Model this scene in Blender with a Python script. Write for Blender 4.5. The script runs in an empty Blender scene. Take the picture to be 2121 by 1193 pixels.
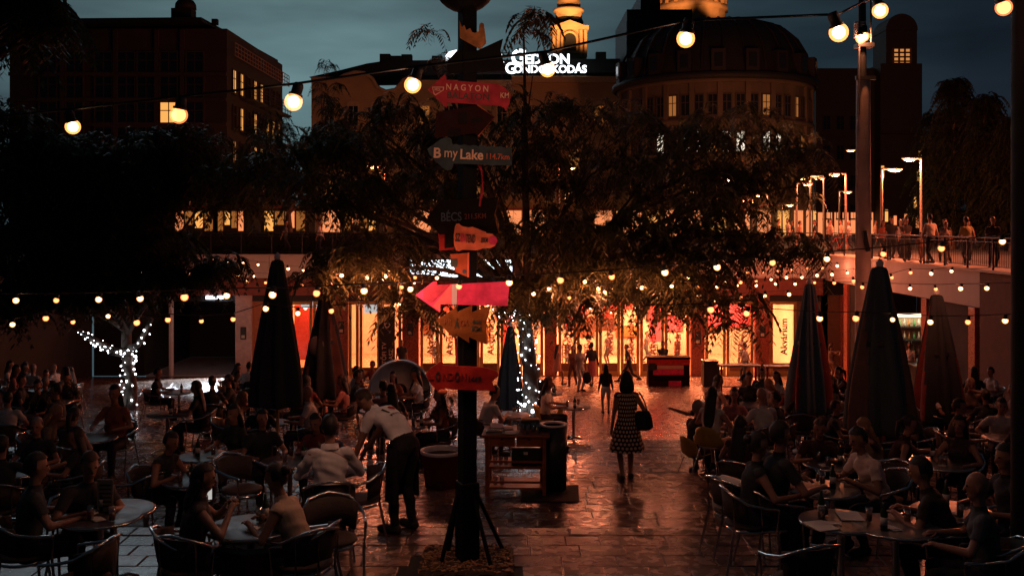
import bpy, math, random
import numpy as np
from mathutils import Vector, Matrix, Quaternion
from mathutils.bvhtree import BVHTree

# ------------------------------------------------------------------ camera, sky, exposure
R = math.radians
scene = bpy.context.scene
COL = scene.collection
F, CX, HY, EYE = 2062.0, 1060.5, 463.0, 1.6      # focal length in photo pixels, horizon row, eye height over the street
cd = bpy.data.cameras.new('camera'); cam = bpy.data.objects.new('camera', cd); COL.objects.link(cam)
cam.location = (0, 0, EYE); cam.rotation_euler = (R(90), 0, 0)
cd.sensor_width = 36; cd.lens = 35.0; cd.shift_y = (HY - 596.5) / 2121.0
cd.clip_start = 0.1; cd.clip_end = 3000
scene.camera = cam
scene.view_settings.view_transform = 'Standard'; scene.view_settings.look = 'None'
scene.view_settings.exposure = 0.0; scene.view_settings.gamma = 1.0
scene.view_settings.use_curve_mapping = False
cy = scene.cycles
cy.use_denoising = True
try: cy.denoiser = 'OPENIMAGEDENOISE'
except Exception: pass
cy.use_light_tree = True
cy.max_bounces = 6; cy.diffuse_bounces = 2; cy.glossy_bounces = 3; cy.transmission_bounces = 4; cy.transparent_max_bounces = 16
cy.sample_clamp_indirect = 2.0; cy.sample_clamp_direct = 0.0
cy.caustics_reflective = False; cy.caustics_refractive = False

world = bpy.data.worlds.new('World'); scene.world = world; world.use_nodes = True
wn = world.node_tree; wn.nodes.clear()
def wnode(t): return wn.nodes.new(t)
out = wnode('ShaderNodeOutputWorld'); bg = wnode('ShaderNodeBackground'); bg.inputs[1].default_value = 0.1
sky = wnode('ShaderNodeTexSky'); sky.sky_type = 'NISHITA'; sky.sun_disc = False
sky.sun_elevation = R(-4.0); sky.sun_rotation = R(-22); sky.altitude = 100; sky.air_density = 1.0; sky.dust_density = 0.6; sky.ozone_density = 3.0
tc = wnode('ShaderNodeTexCoord')
# the afterglow fades with the angle from the point where the sun went down (left of the picture's middle)
sdir = wnode('ShaderNodeVectorMath'); sdir.operation = 'DOT_PRODUCT'
a0 = R(-12.5); sdir.inputs[1].default_value = (math.sin(a0) * .985, math.cos(a0) * .985, 0.17)
nrm = wnode('ShaderNodeVectorMath'); nrm.operation = 'NORMALIZE'
wn.links.new(tc.outputs['Generated'], nrm.inputs[0]); wn.links.new(nrm.outputs[0], sdir.inputs[0])
rp = wnode('ShaderNodeValToRGB'); cr = rp.color_ramp
cr.elements[0].position = 0.0; cr.elements[0].color = (0.0055, 0.0098, 0.0135, 1)
cr.elements[1].position = 1.0; cr.elements[1].color = (0.122, 0.208, 0.222, 1)
for p_, c_ in ((.60, (.0066, .0105, .0165)), (.80, (.0085, .0140, .0205)), (.90, (.024, .044, .056)), (.95, (.052, .091, .104)), (.985, (.090, .153, .168))):
    e = cr.elements.new(p_); e.color = (*c_, 1)
wn.links.new(sdir.outputs['Value'], rp.inputs[0])
# soft stretched cloud
mp = wnode('ShaderNodeMapping'); mp.inputs['Scale'].default_value = (1.6, 1.6, 7.5)
nz = wnode('ShaderNodeTexNoise'); nz.inputs['Scale'].default_value = 2.2; nz.inputs['Detail'].default_value = 4; nz.inputs['Roughness'].default_value = .5
wn.links.new(nrm.outputs[0], mp.inputs[0]); wn.links.new(mp.outputs[0], nz.inputs['Vector'])
cl = wnode('ShaderNodeMapRange'); cl.inputs[1].default_value = .36; cl.inputs[2].default_value = .68; cl.inputs[3].default_value = .58; cl.inputs[4].default_value = 1.2
wn.links.new(nz.outputs[0], cl.inputs[0])
mulc = wnode('ShaderNodeMix'); mulc.data_type = 'RGBA'; mulc.blend_type = 'MULTIPLY'; mulc.inputs[0].default_value = 1
wn.links.new(rp.outputs[0], mulc.inputs[6]); wn.links.new(cl.outputs[0], mulc.inputs[7])
sc10 = wnode('ShaderNodeVectorMath'); sc10.operation = 'SCALE'; sc10.inputs[3].default_value = 10.0
wn.links.new(mulc.outputs[2], sc10.inputs[0])
add = wnode('ShaderNodeVectorMath'); add.operation = 'ADD'
skm = wnode('ShaderNodeVectorMath'); skm.operation = 'SCALE'; skm.inputs[3].default_value = 0.35
wn.links.new(sky.outputs[0], skm.inputs[0]); wn.links.new(skm.outputs[0], add.inputs[0]); wn.links.new(sc10.outputs[0], add.inputs[1])
wn.links.new(add.outputs[0], bg.inputs[0]); wn.links.new(bg.outputs[0], out.inputs[0])

sd = bpy.data.lights.new('sun', 'SUN'); sun = bpy.data.objects.new('sun', sd); COL.objects.link(sun)
sd.energy = 0.14; sd.angle = R(20); sd.color = (.75, .9, 1.0)
sun.rotation_euler = (R(72), 0, R(180 + 22))      # the last light, from the glow on the left horizon

random.seed(7); rng = np.random.default_rng(11)

# ------------------------------------------------------------------ places
def W(px, py, d): return Vector(((px - CX) * d / F, d, EYE - (py - HY) * d / F))
def X(px, d): return (px - CX) * d / F
def Zp(py, d): return EYE - (py - HY) * d / F
EA, EB, EC, FAC = 11.5, 15.95, 20.3, 49.2
def depth(d):
    if d < EA: return 3.5
    if d < EA + .36: return 3.75
    if d < EB: return 4.0
    if d < EB + .36: return 4.2
    if d < EC: return 4.4
    if d < EC + .36: return 4.5
    return 4.6 + (min(d, FAC + .6) - EC - .36) * 0.1045
def zf(d): return EYE - depth(d)
def dfloor(py, dmin=8.0, up=0.0):
    d = dmin
    while d < 60:
        if HY + F * (depth(d) - up) / d <= py: return d
        d += .02
    return d
def G(px, py, dmin=8.0):
    d = dfloor(py, dmin); return Vector((X(px, d), d, zf(d)))
def GD(px, d): return Vector((X(px, d), d, zf(d)))

# ------------------------------------------------------------------ materials
MATS = {}
def nodes_of(name):
    m = bpy.data.materials.new(name); m.use_nodes = True; nt = m.node_tree
    return m, nt, nt.nodes, nt.links, nt.nodes['Principled BSDF']
def M(name, rgb=(.5, .5, .5), rough=.6, metal=0.0, var=.18, scale=6.0, bump=0.0, spec=.5, obj=0.0, bscale=None, stain=0.0):
    if name in MATS: return MATS[name]
    m, nt, N, L, b = nodes_of(name)
    b.inputs['Roughness'].default_value = rough; b.inputs['Metallic'].default_value = metal
    b.inputs['Specular IOR Level'].default_value = spec
    b.inputs['Base Color'].default_value = (*rgb, 1)
    t = N.new('ShaderNodeTexCoord'); tco = t.outputs['Object']
    if stain > 0: tco = N.new('ShaderNodeNewGeometry').outputs['Position']
    if var > 0 or obj > 0:
        n = N.new('ShaderNodeTexNoise'); n.inputs['Scale'].default_value = scale; n.inputs['Detail'].default_value = 5
        L.new(tco, n.inputs['Vector'])
        r = N.new('ShaderNodeMapRange'); r.inputs[1].default_value = .3; r.inputs[2].default_value = .7
        r.inputs[3].default_value = 1 - var; r.inputs[4].default_value = 1 + var
        L.new(n.outputs[0], r.inputs[0]); f = r.outputs[0]
        if obj > 0:
            o = N.new('ShaderNodeObjectInfo'); g = N.new('ShaderNodeNewGeometry'); a = N.new('ShaderNodeMath'); a.operation = 'ADD'
            L.new(o.outputs['Random'], a.inputs[0]); L.new(g.outputs['Random Per Island'], a.inputs[1])
            fr = N.new('ShaderNodeMath'); fr.operation = 'FRACT'; L.new(a.outputs[0], fr.inputs[0])
            r2 = N.new('ShaderNodeMapRange'); r2.inputs[3].default_value = 1 - obj; r2.inputs[4].default_value = 1 + obj
            L.new(fr.outputs[0], r2.inputs[0])
            mm = N.new('ShaderNodeMath'); mm.operation = 'MULTIPLY'; L.new(f, mm.inputs[0]); L.new(r2.outputs[0], mm.inputs[1]); f = mm.outputs[0]
        if stain > 0:
            n3 = N.new('ShaderNodeTexNoise'); n3.inputs['Scale'].default_value = .9; n3.inputs['Detail'].default_value = 7; n3.inputs['Roughness'].default_value = .65; L.new(tco, n3.inputs['Vector'])
            r3 = N.new('ShaderNodeMapRange'); r3.inputs[1].default_value = .38; r3.inputs[2].default_value = .6; r3.inputs[3].default_value = 1 - stain; r3.inputs[4].default_value = 1.12; L.new(n3.outputs[0], r3.inputs[0])
            m3 = N.new('ShaderNodeMath'); m3.operation = 'MULTIPLY'; L.new(f, m3.inputs[0]); L.new(r3.outputs[0], m3.inputs[1]); f = m3.outputs[0]
        v = N.new('ShaderNodeVectorMath'); v.operation = 'SCALE'; v.inputs[0].default_value = rgb
        L.new(f, v.inputs[3]); L.new(v.outputs[0], b.inputs['Base Color'])
        if rough > .2 and metal < .5:
            rr = N.new('ShaderNodeMapRange'); rr.inputs[1].default_value = .3; rr.inputs[2].default_value = .7
            rr.inputs[3].default_value = max(.05, rough - .1); rr.inputs[4].default_value = min(1, rough + .1)
            L.new(n.outputs[0], rr.inputs[0]); L.new(rr.outputs[0], b.inputs['Roughness'])
    if bump > 0:
        n2 = N.new('ShaderNodeTexNoise'); n2.inputs['Scale'].default_value = bscale or scale * 6; n2.inputs['Detail'].default_value = 4
        L.new(tco, n2.inputs['Vector'])
        bp = N.new('ShaderNodeBump'); bp.inputs['Strength'].default_value = bump; bp.inputs['Distance'].default_value = .01
        L.new(n2.outputs[0], bp.inputs['Height']); L.new(bp.outputs[0], b.inputs['Normal'])
    MATS[name] = m; return m
def EM(name, rgb=(1,1,1), strength=1.0, sample=False, base=None):
    if name in MATS: return MATS[name]
    m, nt, N, L, b = nodes_of(name)
    b.inputs['Base Color'].default_value = (*(base or (.05, .05, .05)), 1)
    b.inputs['Emission Color'].default_value = (*rgb, 1); b.inputs['Emission Strength'].default_value = strength
    if not sample: m.cycles.emission_sampling = 'NONE'
    MATS[name] = m; return m
def GLASS(name, tint=(.9, .9, .9), gloss=.12, rough=.02):
    if name in MATS: return MATS[name]
    m, nt, N, L, b = nodes_of(name); N.remove(b)
    o = N['Material Output']; t = N.new('ShaderNodeBsdfTransparent'); t.inputs[0].default_value = (*tint, 1)
    g = N.new('ShaderNodeBsdfGlossy'); g.inputs['Roughness'].default_value = rough
    x = N.new('ShaderNodeMixShader'); x.inputs[0].default_value = gloss
    L.new(t.outputs[0], x.inputs[1]); L.new(g.outputs[0], x.inputs[2]); L.new(x.outputs[0], o.inputs[0])
    MATS[name] = m; return m
def SHELL(name, rgb, strength):                       # lit bulb glass: glows and lets the lamp inside through
    if name in MATS: return MATS[name]
    m, nt, N, L, b = nodes_of(name); N.remove(b)
    o = N['Material Output']; t = N.new('ShaderNodeBsdfTransparent'); e = N.new('ShaderNodeEmission')
    e.inputs[0].default_value = (*rgb, 1); e.inputs[1].default_value = strength
    a = N.new('ShaderNodeAddShader'); L.new(t.outputs[0], a.inputs[0]); L.new(e.outputs[0], a.inputs[1]); L.new(a.outputs[0], o.inputs[0])
    m.cycles.emission_sampling = 'NONE'; MATS[name] = m; return m
def LEAF(name, rgb, trans=.35):
    if name in MATS: return MATS[name]
    m, nt, N, L, b = nodes_of(name)
    g = N.new('ShaderNodeNewGeometry'); r = N.new('ShaderNodeMapRange'); r.inputs[3].default_value = .45; r.inputs[4].default_value = 1.5
    L.new(g.outputs['Random Per Island'], r.inputs[0])
    v = N.new('ShaderNodeVectorMath'); v.operation = 'SCALE'; v.inputs[0].default_value = rgb; L.new(r.outputs[0], v.inputs[3])
    L.new(v.outputs[0], b.inputs['Base Color']); b.inputs['Roughness'].default_value = .5
    tr = N.new('ShaderNodeBsdfTranslucent'); L.new(v.outputs[0], tr.inputs[0])
    x = N.new('ShaderNodeMixShader'); x.inputs[0].default_value = trans
    L.new(b.outputs[0], x.inputs[1]); L.new(tr.outputs[0], x.inputs[2]); L.new(x.outputs[0], N['Material Output'].inputs[0])
    MATS[name] = m; return m

# ------------------------------------------------------------------ mesh building
class MB:
    def __init__(s): s.v = []; s.f = []; s.m = []; s.s = []
    def add(s, vs, fs, mi=0, smooth=False):
        o = len(s.v); s.v.extend([tuple(p) for p in vs])
        for f in fs: s.f.append([i + o for i in f]); s.m.append(mi); s.s.append(smooth)
        return s
    def box(s, c, sz, mi=0, rz=0.0, taper=1.0):
        x, y, z = [a / 2 for a in sz]; ca, sa = math.cos(rz), math.sin(rz); vs = []
        for k in (-1, 1):
            t = taper if k == 1 else 1
            for i, j in ((-1, -1), (1, -1), (1, 1), (-1, 1)):
                a, b = i * x * t, j * y * t
                vs.append((c[0] + a * ca - b * sa, c[1] + a * sa + b * ca, c[2] + k * z))
        return s.add(vs, [(3, 2, 1, 0), (4, 5, 6, 7), (0, 1, 5, 4), (1, 2, 6, 5), (2, 3, 7, 6), (3, 0, 4, 7)], mi)
    def bb(s, x0, x1, y0, y1, z0, z1, mi=0):
        return s.box(((x0 + x1) / 2, (y0 + y1) / 2, (z0 + z1) / 2), (abs(x1 - x0), abs(y1 - y0), abs(z1 - z0)), mi)
    def cyl(s, p0, p1, r0, r1=None, n=10, mi=0, smooth=True, caps=True):
        r1 = r0 if r1 is None else r1; p0 = Vector(p0); p1 = Vector(p1); ax = p1 - p0
        if ax.length < 1e-6: return s
        q = ax.normalized().to_track_quat('Z', 'Y'); vs = []
        for p, r in ((p0, r0), (p1, r1)):
            for i in range(n):
                a = 2 * math.pi * i / n; vs.append(p + q @ Vector((r * math.cos(a), r * math.sin(a), 0)))
        s.add(vs, [(i, (i + 1) % n, n + (i + 1) % n, n + i) for i in range(n)], mi, smooth)
        if caps: s.add(vs, [tuple(range(n - 1, -1, -1)), tuple(range(n, 2 * n))], mi, False)
        return s
    def tube(s, pts, r, n=6, mi=0, smooth=True, r1=None):
        pts = [Vector(p) for p in pts]; k = len(pts); vs = []; up = Vector((0, 0, 1))
        for i, p in enumerate(pts):
            t = (pts[min(i + 1, k - 1)] - pts[max(i - 1, 0)]).normalized()
            a = t.cross(up)
            if a.length < 1e-3: a = t.cross(Vector((1, 0, 0)))
            a.normalize(); b = a.cross(t).normalized()
            rr = r if r1 is None else r + (r1 - r) * i / (k - 1)
            for j in range(n):
                w = 2 * math.pi * j / n; vs.append(p + a * rr * math.cos(w) + b * rr * math.sin(w))
        fs = [(i * n + j, i * n + (j + 1) % n, (i + 1) * n + (j + 1) % n, (i + 1) * n + j) for i in range(k - 1) for j in range(n)]
        s.add(vs, fs, mi, smooth); s.add(vs, [tuple(range(n - 1, -1, -1)), tuple(range((k - 1) * n, k * n))], mi, False)
        return s
    def lathe(s, prof, n=16, c=(0, 0, 0), mi=0, smooth=True, fold=None):
        vs = []; k = len(prof)
        for j, (r, z) in enumerate(prof):
            for i in range(n):
                a = 2 * math.pi * i / n; rr = r * (fold(a, j / (k - 1)) if fold else 1)
                vs.append((c[0] + rr * math.cos(a), c[1] + rr * math.sin(a), c[2] + z))
        fs = [(j * n + i, j * n + (i + 1) % n, (j + 1) * n + (i + 1) % n, (j + 1) * n + i) for j in range(k - 1) for i in range(n)]
        return s.add(vs, fs, mi, smooth)
    def prism(s, poly, y0, y1, mi=0):                    # polygon in XZ, pushed along Y
        n = len(poly); vs = [(x, y0, z) for x, z in poly] + [(x, y1, z) for x, z in poly]
        return s.add(vs, [tuple(range(n)), tuple(range(2 * n - 1, n - 1, -1))] + [((i + 1) % n, i, n + i, n + (i + 1) % n) for i in range(n)], mi)
    def ell(s, c, r, n=12, k=8, mi=0, q=None):
        vs = []; fs = []
        r = (r, r, r) if isinstance(r, (int, float)) else r
        for j in range(k + 1):
            t = math.pi * j / k
            for i in range(n):
                a = 2 * math.pi * i / n
                p = Vector((r[0] * math.sin(t) * math.cos(a), r[1] * math.sin(t) * math.sin(a), r[2] * math.cos(t)))
                if q is not None: p = q @ p
                vs.append((c[0] + p.x, c[1] + p.y, c[2] + p.z))
        fs = [(j * n + i, (j + 1) * n + i, (j + 1) * n + (i + 1) % n, j * n + (i + 1) % n) for j in range(k) for i in range(n)]
        return s.add(vs, fs, mi, True)
    def cap(s, p0, p1, r0, r1, n=8, mi=0):              # closed capsule with round ends
        p0 = Vector(p0); p1 = Vector(p1); ax = p1 - p0; l = ax.length
        ax = ax.normalized() if l > 1e-6 else Vector((0, 0, 1)); q = ax.to_track_quat('Z', 'Y'); rings = []
        for t in (-80, -45, 0): rings.append((p0 + ax * r0 * math.sin(R(t)), r0 * math.cos(R(t))))
        for t in (0, 45, 80): rings.append((p1 + ax * r1 * math.sin(R(t)), r1 * math.cos(R(t))))
        vs = [p + q @ Vector((r * math.cos(2 * math.pi * i / n), r * math.sin(2 * math.pi * i / n), 0)) for p, r in rings for i in range(n)]
        k = len(rings)
        s.add(vs, [(j * n + i, j * n + (i + 1) % n, (j + 1) * n + (i + 1) % n, (j + 1) * n + i) for j in range(k - 1) for i in range(n)]
              + [tuple(range(n - 1, -1, -1)), tuple(range((k - 1) * n, k * n))], mi, True)
        return s
    def loft(s, rings, n=14, mi=0):                     # rings: (center, xaxis*rx, yaxis*ry)
        vs = []; k = len(rings)
        for c, ax, ay in rings:
            for i in range(n):
                a = 2 * math.pi * i / n; vs.append(Vector(c) + Vector(ax) * math.cos(a) + Vector(ay) * math.sin(a))
        s.add(vs, [(j * n + i, j * n + (i + 1) % n, (j + 1) * n + (i + 1) % n, (j + 1) * n + i) for j in range(k - 1) for i in range(n)]
              + [tuple(range(n - 1, -1, -1)), tuple(range((k - 1) * n, k * n))], mi, True)
        return s
    def mesh(s, name, mats):
        me = bpy.data.meshes.new(name); me.from_pydata([tuple(p) for p in s.v], [], s.f)
        for m in (mats if isinstance(mats, (list, tuple)) else [mats]): me.materials.append(m)
        if s.f:
            me.polygons.foreach_set('material_index', s.m); me.polygons.foreach_set('use_smooth', s.s)
        me.update(); return me
    def build(s, name, mats, parent=None, loc=None, rz=0.0, bevel=0.0):
        return link(name, s.mesh(name, mats), parent, loc, rz, bevel)
def link(name, me, parent=None, loc=None, rz=0.0, bevel=0.0):
    o = bpy.data.objects.new(name, me); COL.objects.link(o)
    if parent is not None: o.parent = parent
    if loc is not None: o.location = loc
    if rz: o.rotation_euler = (0, 0, rz)
    if bevel:
        b = o.modifiers.new('bevel', 'BEVEL'); b.width = bevel; b.segments = 2; b.limit_method = 'ANGLE'
    return o
def tag(o, label, cat, group=None, kind=None):
    if label: o['label'] = label
    if cat: o['category'] = cat
    if group: o['group'] = group
    if kind: o['kind'] = kind
    return o
def thing(name, label, cat, loc=(0, 0, 0), rz=0.0, group=None):
    o = bpy.data.objects.new(name, None); COL.objects.link(o); o.location = loc; o.rotation_euler = (0, 0, rz); o.empty_display_size = .2
    return tag(o, label, cat, group)
def copy_tree(o, parent=None):
    c = o.copy(); COL.objects.link(c); c.parent = parent
    for ch in list(o.children): copy_tree(ch, c)
    return c
def bigmesh(name, V, Q, mats, smooth=False, mi=None):
    me = bpy.data.meshes.new(name); n = len(Q); k = Q.shape[1]
    me.vertices.add(len(V)); me.vertices.foreach_set('co', np.ascontiguousarray(V, dtype=np.float32).ravel())
    me.loops.add(n * k); me.loops.foreach_set('vertex_index', np.ascontiguousarray(Q, dtype=np.int32).ravel())
    me.polygons.add(n); me.polygons.foreach_set('loop_start', np.arange(0, n * k, k, dtype=np.int32))
    for m in (mats if isinstance(mats, (list, tuple)) else [mats]): me.materials.append(m)
    if mi is not None: me.polygons.foreach_set('material_index', mi)
    me.polygons.foreach_set('use_smooth', np.full(n, smooth))
    me.update(calc_edges=True); return me
def text_mesh(s, size, bold=0.0, extrude=.003, spacing=1.0, align='CENTER'):
    c = bpy.data.curves.new('lettering', 'FONT'); c.body = s; c.size = size; c.extrude = extrude; c.offset = bold * size
    c.space_character = spacing; c.align_x = align; c.align_y = 'CENTER'; c.resolution_u = 3
    o = bpy.data.objects.new('lettering', c); COL.objects.link(o)
    bpy.context.view_layer.update()
    me = bpy.data.meshes.new_from_object(o.evaluated_get(bpy.context.evaluated_depsgraph_get()))
    bpy.data.objects.remove(o); bpy.data.curves.remove(c); return me
def text(s, size, mat, parent, loc, rot=(R(90), 0, 0), bold=0.0, spacing=1.0, sx=1.0, extrude=.003, align='CENTER', name='lettering'):
    me = text_mesh(s, size, bold, extrude, spacing, align); me.materials.clear(); me.materials.append(mat)
    o = link(name, me, parent, loc); o.rotation_euler = rot; o.scale = (sx, 1, 1); return o
def lamp(kind, loc, power, color, parent=None, radius=.05, size=None, rot=None, spot=None):
    l = bpy.data.lights.new('lamp_light', kind); l.energy = power; l.color = color
    if kind in ('POINT', 'SPOT'): l.shadow_soft_size = radius
    if kind == 'AREA': l.shape = 'RECTANGLE'; l.size, l.size_y = size
    if spot: l.spot_size = spot; l.spot_blend = .6
    o = bpy.data.objects.new('lamp_light', l); COL.objects.link(o); o.location = loc
    if rot: o.rotation_euler = rot
    if parent is not None: o.parent = parent
    return o
SODIUM = (1.0, .205, .085); WARM = (1.0, .42, .13); COOL = (.82, .92, 1.0)
# ------------------------------------------------------------------ ground: sunken plaza in terraces, street level round it
XL, XR = -21.0, 15.5
m_stone = M('paver_stone', (.15, .098, .078), rough=.25, var=.22, scale=7.0, bump=.12, obj=.36, bscale=45, stain=.38)
m_joint = M('joint_dirt', (.035, .03, .028), rough=.9)
m_conc = M('pale_concrete', (.50, .45, .41), rough=.75, var=.12, scale=1.2, bump=.2, bscale=30)
m_asph = M('asphalt', (.06, .055, .052), rough=.8, var=.25, scale=.8, bump=.3, bscale=60)
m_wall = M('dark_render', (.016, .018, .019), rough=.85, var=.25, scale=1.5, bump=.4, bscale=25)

b = MB(); J = .014
def strip(d0, d1):
    b.add([(XL, d0, zf(d0 + 1e-4) - J), (XR, d0, zf(d0 + 1e-4) - J), (XR, d1, zf(d1 - 1e-4) - J), (XL, d1, zf(d1 - 1e-4) - J)], [(0, 1, 2, 3)])
edges = [1.2, EA, EA + .36, EB, EB + .36, EC, EC + .36, FAC + .6]
for i in range(len(edges) - 1):
    strip(edges[i], edges[i + 1])
    if 0 < i:
        e0 = edges[i]; za, zb = zf(e0 - 1e-4), zf(e0 + 1e-4)
        b.add([(XL, e0, za - J), (XR, e0, za - J), (XR, e0, zb - J), (XL, e0, zb - J)], [(0, 1, 2, 3)])
plaza = b.build('plaza_paving', m_joint); plaza['kind'] = 'structure'

t = MB(); c = .06                                      # one paver, unit size, its top edge worn round
t.add([(-.5, -.5, -1), (.5, -.5, -1), (.5, .5, -1), (-.5, .5, -1), (-.5, -.5, -.15), (.5, -.5, -.15), (.5, .5, -.15), (-.5, .5, -.15),
       (-.485, -.475, 0), (.485, -.475, 0), (.485, .475, 0), (-.485, .475, 0)],
      [(0, 1, 5, 4), (1, 2, 6, 5), (2, 3, 7, 6), (3, 0, 4, 7), (4, 5, 9, 8), (5, 6, 10, 9), (6, 7, 11, 10), (7, 4, 8, 11), (8, 9, 10, 11)])
paver_me = t.mesh('paver', m_stone)
tv = np.array(t.v); tf = [list(f) for f in t.f]
tiles = []
def rows(d0, d1, x0, x1, depth_t, lmin, lmax, gap):
    d = d0
    while d < d1 - .05:
        dt = min(depth_t, d1 - d); x = x0 + random.uniform(-lmax, 0)
        while x < x1:
            l = random.uniform(lmin, lmax); tiles.append((x + l / 2, d + dt / 2, l - gap, dt - gap)); x += l
        d += dt
SOIL = (X(968, 10.28), 10.28)
for (a, bb_) in ((8.2, EA - .3), (EA + .36, EB - .3), (EB + .36, EC - .3)):
    rows(a, bb_, -9 - (a - 8) * .35, 11.5, .33, .34, .68, .012)
    rows(bb_, bb_ + .3 - .015, -9 - (a - 8) * .35, 11.5, .3, .8, 1.25, .012)         # the long edge stones
rows(EC + .36, FAC + .55, XL + .1, XR - .1, .34, .40, .78, .016)
def in_soil(x, y): return abs(x - SOIL[0]) < .46 and abs(y - SOIL[1]) < .40
def is_walk(x, y): return 620 < CX + F * x / y < 1560 and HY + F * depth(y) / y < 1215
tiles = [q for q in tiles if not in_soil(q[0], q[1])]
walk = sorted([q for q in tiles if is_walk(q[0], q[1])], key=lambda q: q[1])[:300]
ws = set(walk)
for (x, y, l, w) in walk:
    o = link('paver', paver_me, plaza, (x, y, zf(y) + random.uniform(-.003, .003))); o.scale = (l, w, .03)
    o.rotation_euler = (random.uniform(-.004, .004), random.uniform(-.004, .004), 0)
rest = [q for q in tiles if q not in ws]
VV = []; FF4 = []
quads = np.array([f for f in tf])
for i, (x, y, l, w) in enumerate(rest):
    v = tv * np.array([l, w, .03]) + np.array([x, y, 0])
    if y > EC + .36: v[:, 2] += np.array([zf(max(EC + .37, yy)) for yy in v[:, 1]])
    else: v[:, 2] += zf(y) + random.uniform(-.003, .003)
    VV.append(v); FF4.append(quads + i * 12)
o = link('paver', bigmesh('paver', np.concatenate(VV), np.concatenate(FF4), m_stone), plaza); o['kind'] = 'stuff'

# soil pit round the sign post
so = MB(); nx = 24
vs = [(SOIL[0] - .48 + .96 * i / nx, SOIL[1] - .42 + .84 * j / nx, zf(10) + .004 + .035 * math.sin(math.pi * i / nx) * math.sin(math.pi * j / nx) + random.uniform(0, .03)) for j in range(nx + 1) for i in range(nx + 1)]
so.add(vs, [(j * (nx + 1) + i, j * (nx + 1) + i + 1, (j + 1) * (nx + 1) + i + 1, (j + 1) * (nx + 1) + i) for j in range(nx) for i in range(nx)])
for k in range(500):
    x, y = SOIL[0] + random.uniform(-.47, .47), SOIL[1] + random.uniform(-.41, .41); a = random.uniform(0, 3.1)
    so.box((x, y, zf(10) + .05 + random.uniform(-.01, .015)), (random.uniform(.02, .06), random.uniform(.008, .02), .008), 1, a)
tag(so.build('bark_mulch', [M('soil', (.09, .055, .035), rough=.95, var=.4, scale=30), M('bark_chip', (.42, .24, .12), rough=.8, var=.35, scale=20)]), 'orange bark mulch in the pit at the foot of the sign post', 'mulch', kind='stuff')

g = MB()
for (x0, x1, y0, y1) in ((-600, 600, FAC + .001, 1200), (XR, 600, -30, FAC), (-600, XL, -30, FAC), (XL, XR, -30, 1.2)):
    g.add([(x0, y0, 0), (x1, y0, 0), (x1, y1, 0), (x0, y1, 0)], [(0, 1, 2, 3)])
tag(g.build('street_ground', m_asph), None, None, kind='structure')
# walls of the pit
def slab(name, label, x0, x1, y0, y1, z0, z1, mat):
    return tag(MB().bb(x0, x1, y0, y1, z0, z1).build(name, mat, bevel=.01), label, 'wall')
slab('retaining_wall', 'dark retaining wall closing the left side of the sunken square', XL - .5, XL, 1.2, FAC + .6, -6.6, -.02, m_wall)
slab('retaining_wall', 'retaining wall under the street where the viewer stands', XL, XR, .7, 1.19, -2.2, -.02, m_wall)
slab('retaining_wall', 'dark brick-brown wall at the right edge beside the closed parasols', XR, XR + .5, 1.2, 33.0, -6.4, -.03, M('dark_brick', (.11, .06, .045), rough=.85, var=.35, scale=3, bump=.5))

# ------------------------------------------------------------------ the glass-fronted club under the street
D0 = FAC + .8; ZL = zf(FAC + .6)
m_gran = M('red_granite', (.30, .085, .06), rough=.32, var=.45, scale=22, bump=.05)
m_brass = M('brass_frame', (.52, .34, .13), rough=.34, metal=.55, var=.12)
m_beam = M('red_soffit', (.24, .07, .05), rough=.6, var=.2)
m_cream = M('lobby_plaster', (.62, .52, .40), rough=.7, var=.08)
m_glass = GLASS('door_glass', (.95, .93, .9), .09, .03)
m_dark = M('dark_metal', (.035, .035, .038), rough=.45, metal=.3, var=.1)
club = thing('club_building', 'glass-fronted club sunk under the street with pale concrete fascia and red granite pillars', 'building', (0, 0, 0))
MB().bb(XL, XR, FAC, FAC + .7, -1.1, -.006).build('fascia', m_conc, club, bevel=.015)
MB().bb(XL, XR, FAC - .06, FAC + .35, 0.001, .07).build('coping', m_conc, club, bevel=.01)
MB().bb(XL, XR, FAC + .35, FAC + .62, -1.98, -1.102).build('soffit_beam', m_beam, club, bevel=.01)
MB().bb(XL, XR, D0 - .12, D0 + .2, -2.3, -1.983).build('lintel', m_dark, club)
for q in range(-20, 16, 4):                            # joints between the fascia panels
    MB().bb(q - .012, q + .012, FAC - .004, FAC + .1, -1.09, -.01).build('panel_joint', m_joint, club)
def fx(px): return X(px, D0)
def pil(px0, px1, mat=m_gran, poster=False, y=None):
    o = MB().bb(fx(px0), fx(px1), D0 - .25, D0 + .35, ZL - .05, -1.985).build('pillar', mat, club, bevel=.02)
    if y:
        MB().bb(fx((px0 + px1) / 2 - 6), fx((px0 + px1) / 2 + 6), D0 - .275, D0 - .252, Zp(y + 12, D0), Zp(y - 14, D0)).build('notice', m_dark, o)
        MB().bb(fx((px0 + px1) / 2 - 4), fx((px0 + px1) / 2 + 3), D0 - .279, D0 - .276, Zp(y + 9, D0), Zp(y + 3, D0)).build('notice_paper', M('paper', (.6, .55, .45), var=.05), o)
pil(490, 524, M('pale_pillar', (.55, .40, .36), rough=.5, var=.15, scale=5), y=690); pil(696, 722, y=678); pil(834, 868, y=682)
pil(1128, 1153); pil(1430, 1458, y=700); pil(1562, 1592, y=686); pil(1740, 1756)
MB().bb(fx(524), fx(600), D0, D0 + .2, ZL, -2.0).build('wall_panel', M('orange_wall', (.42, .16, .07), rough=.6), club)
MB().bb(XL, fx(300), D0, D0 + .2, ZL, -2.0).build('wall_panel', m_wall, club)
MB().bb(fx(1650), fx(1714), D0 - .02, D0 + .2, ZL, -2.0).build('wall_panel', M('brown_wall', (.16, .085, .05), rough=.6), club)
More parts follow.
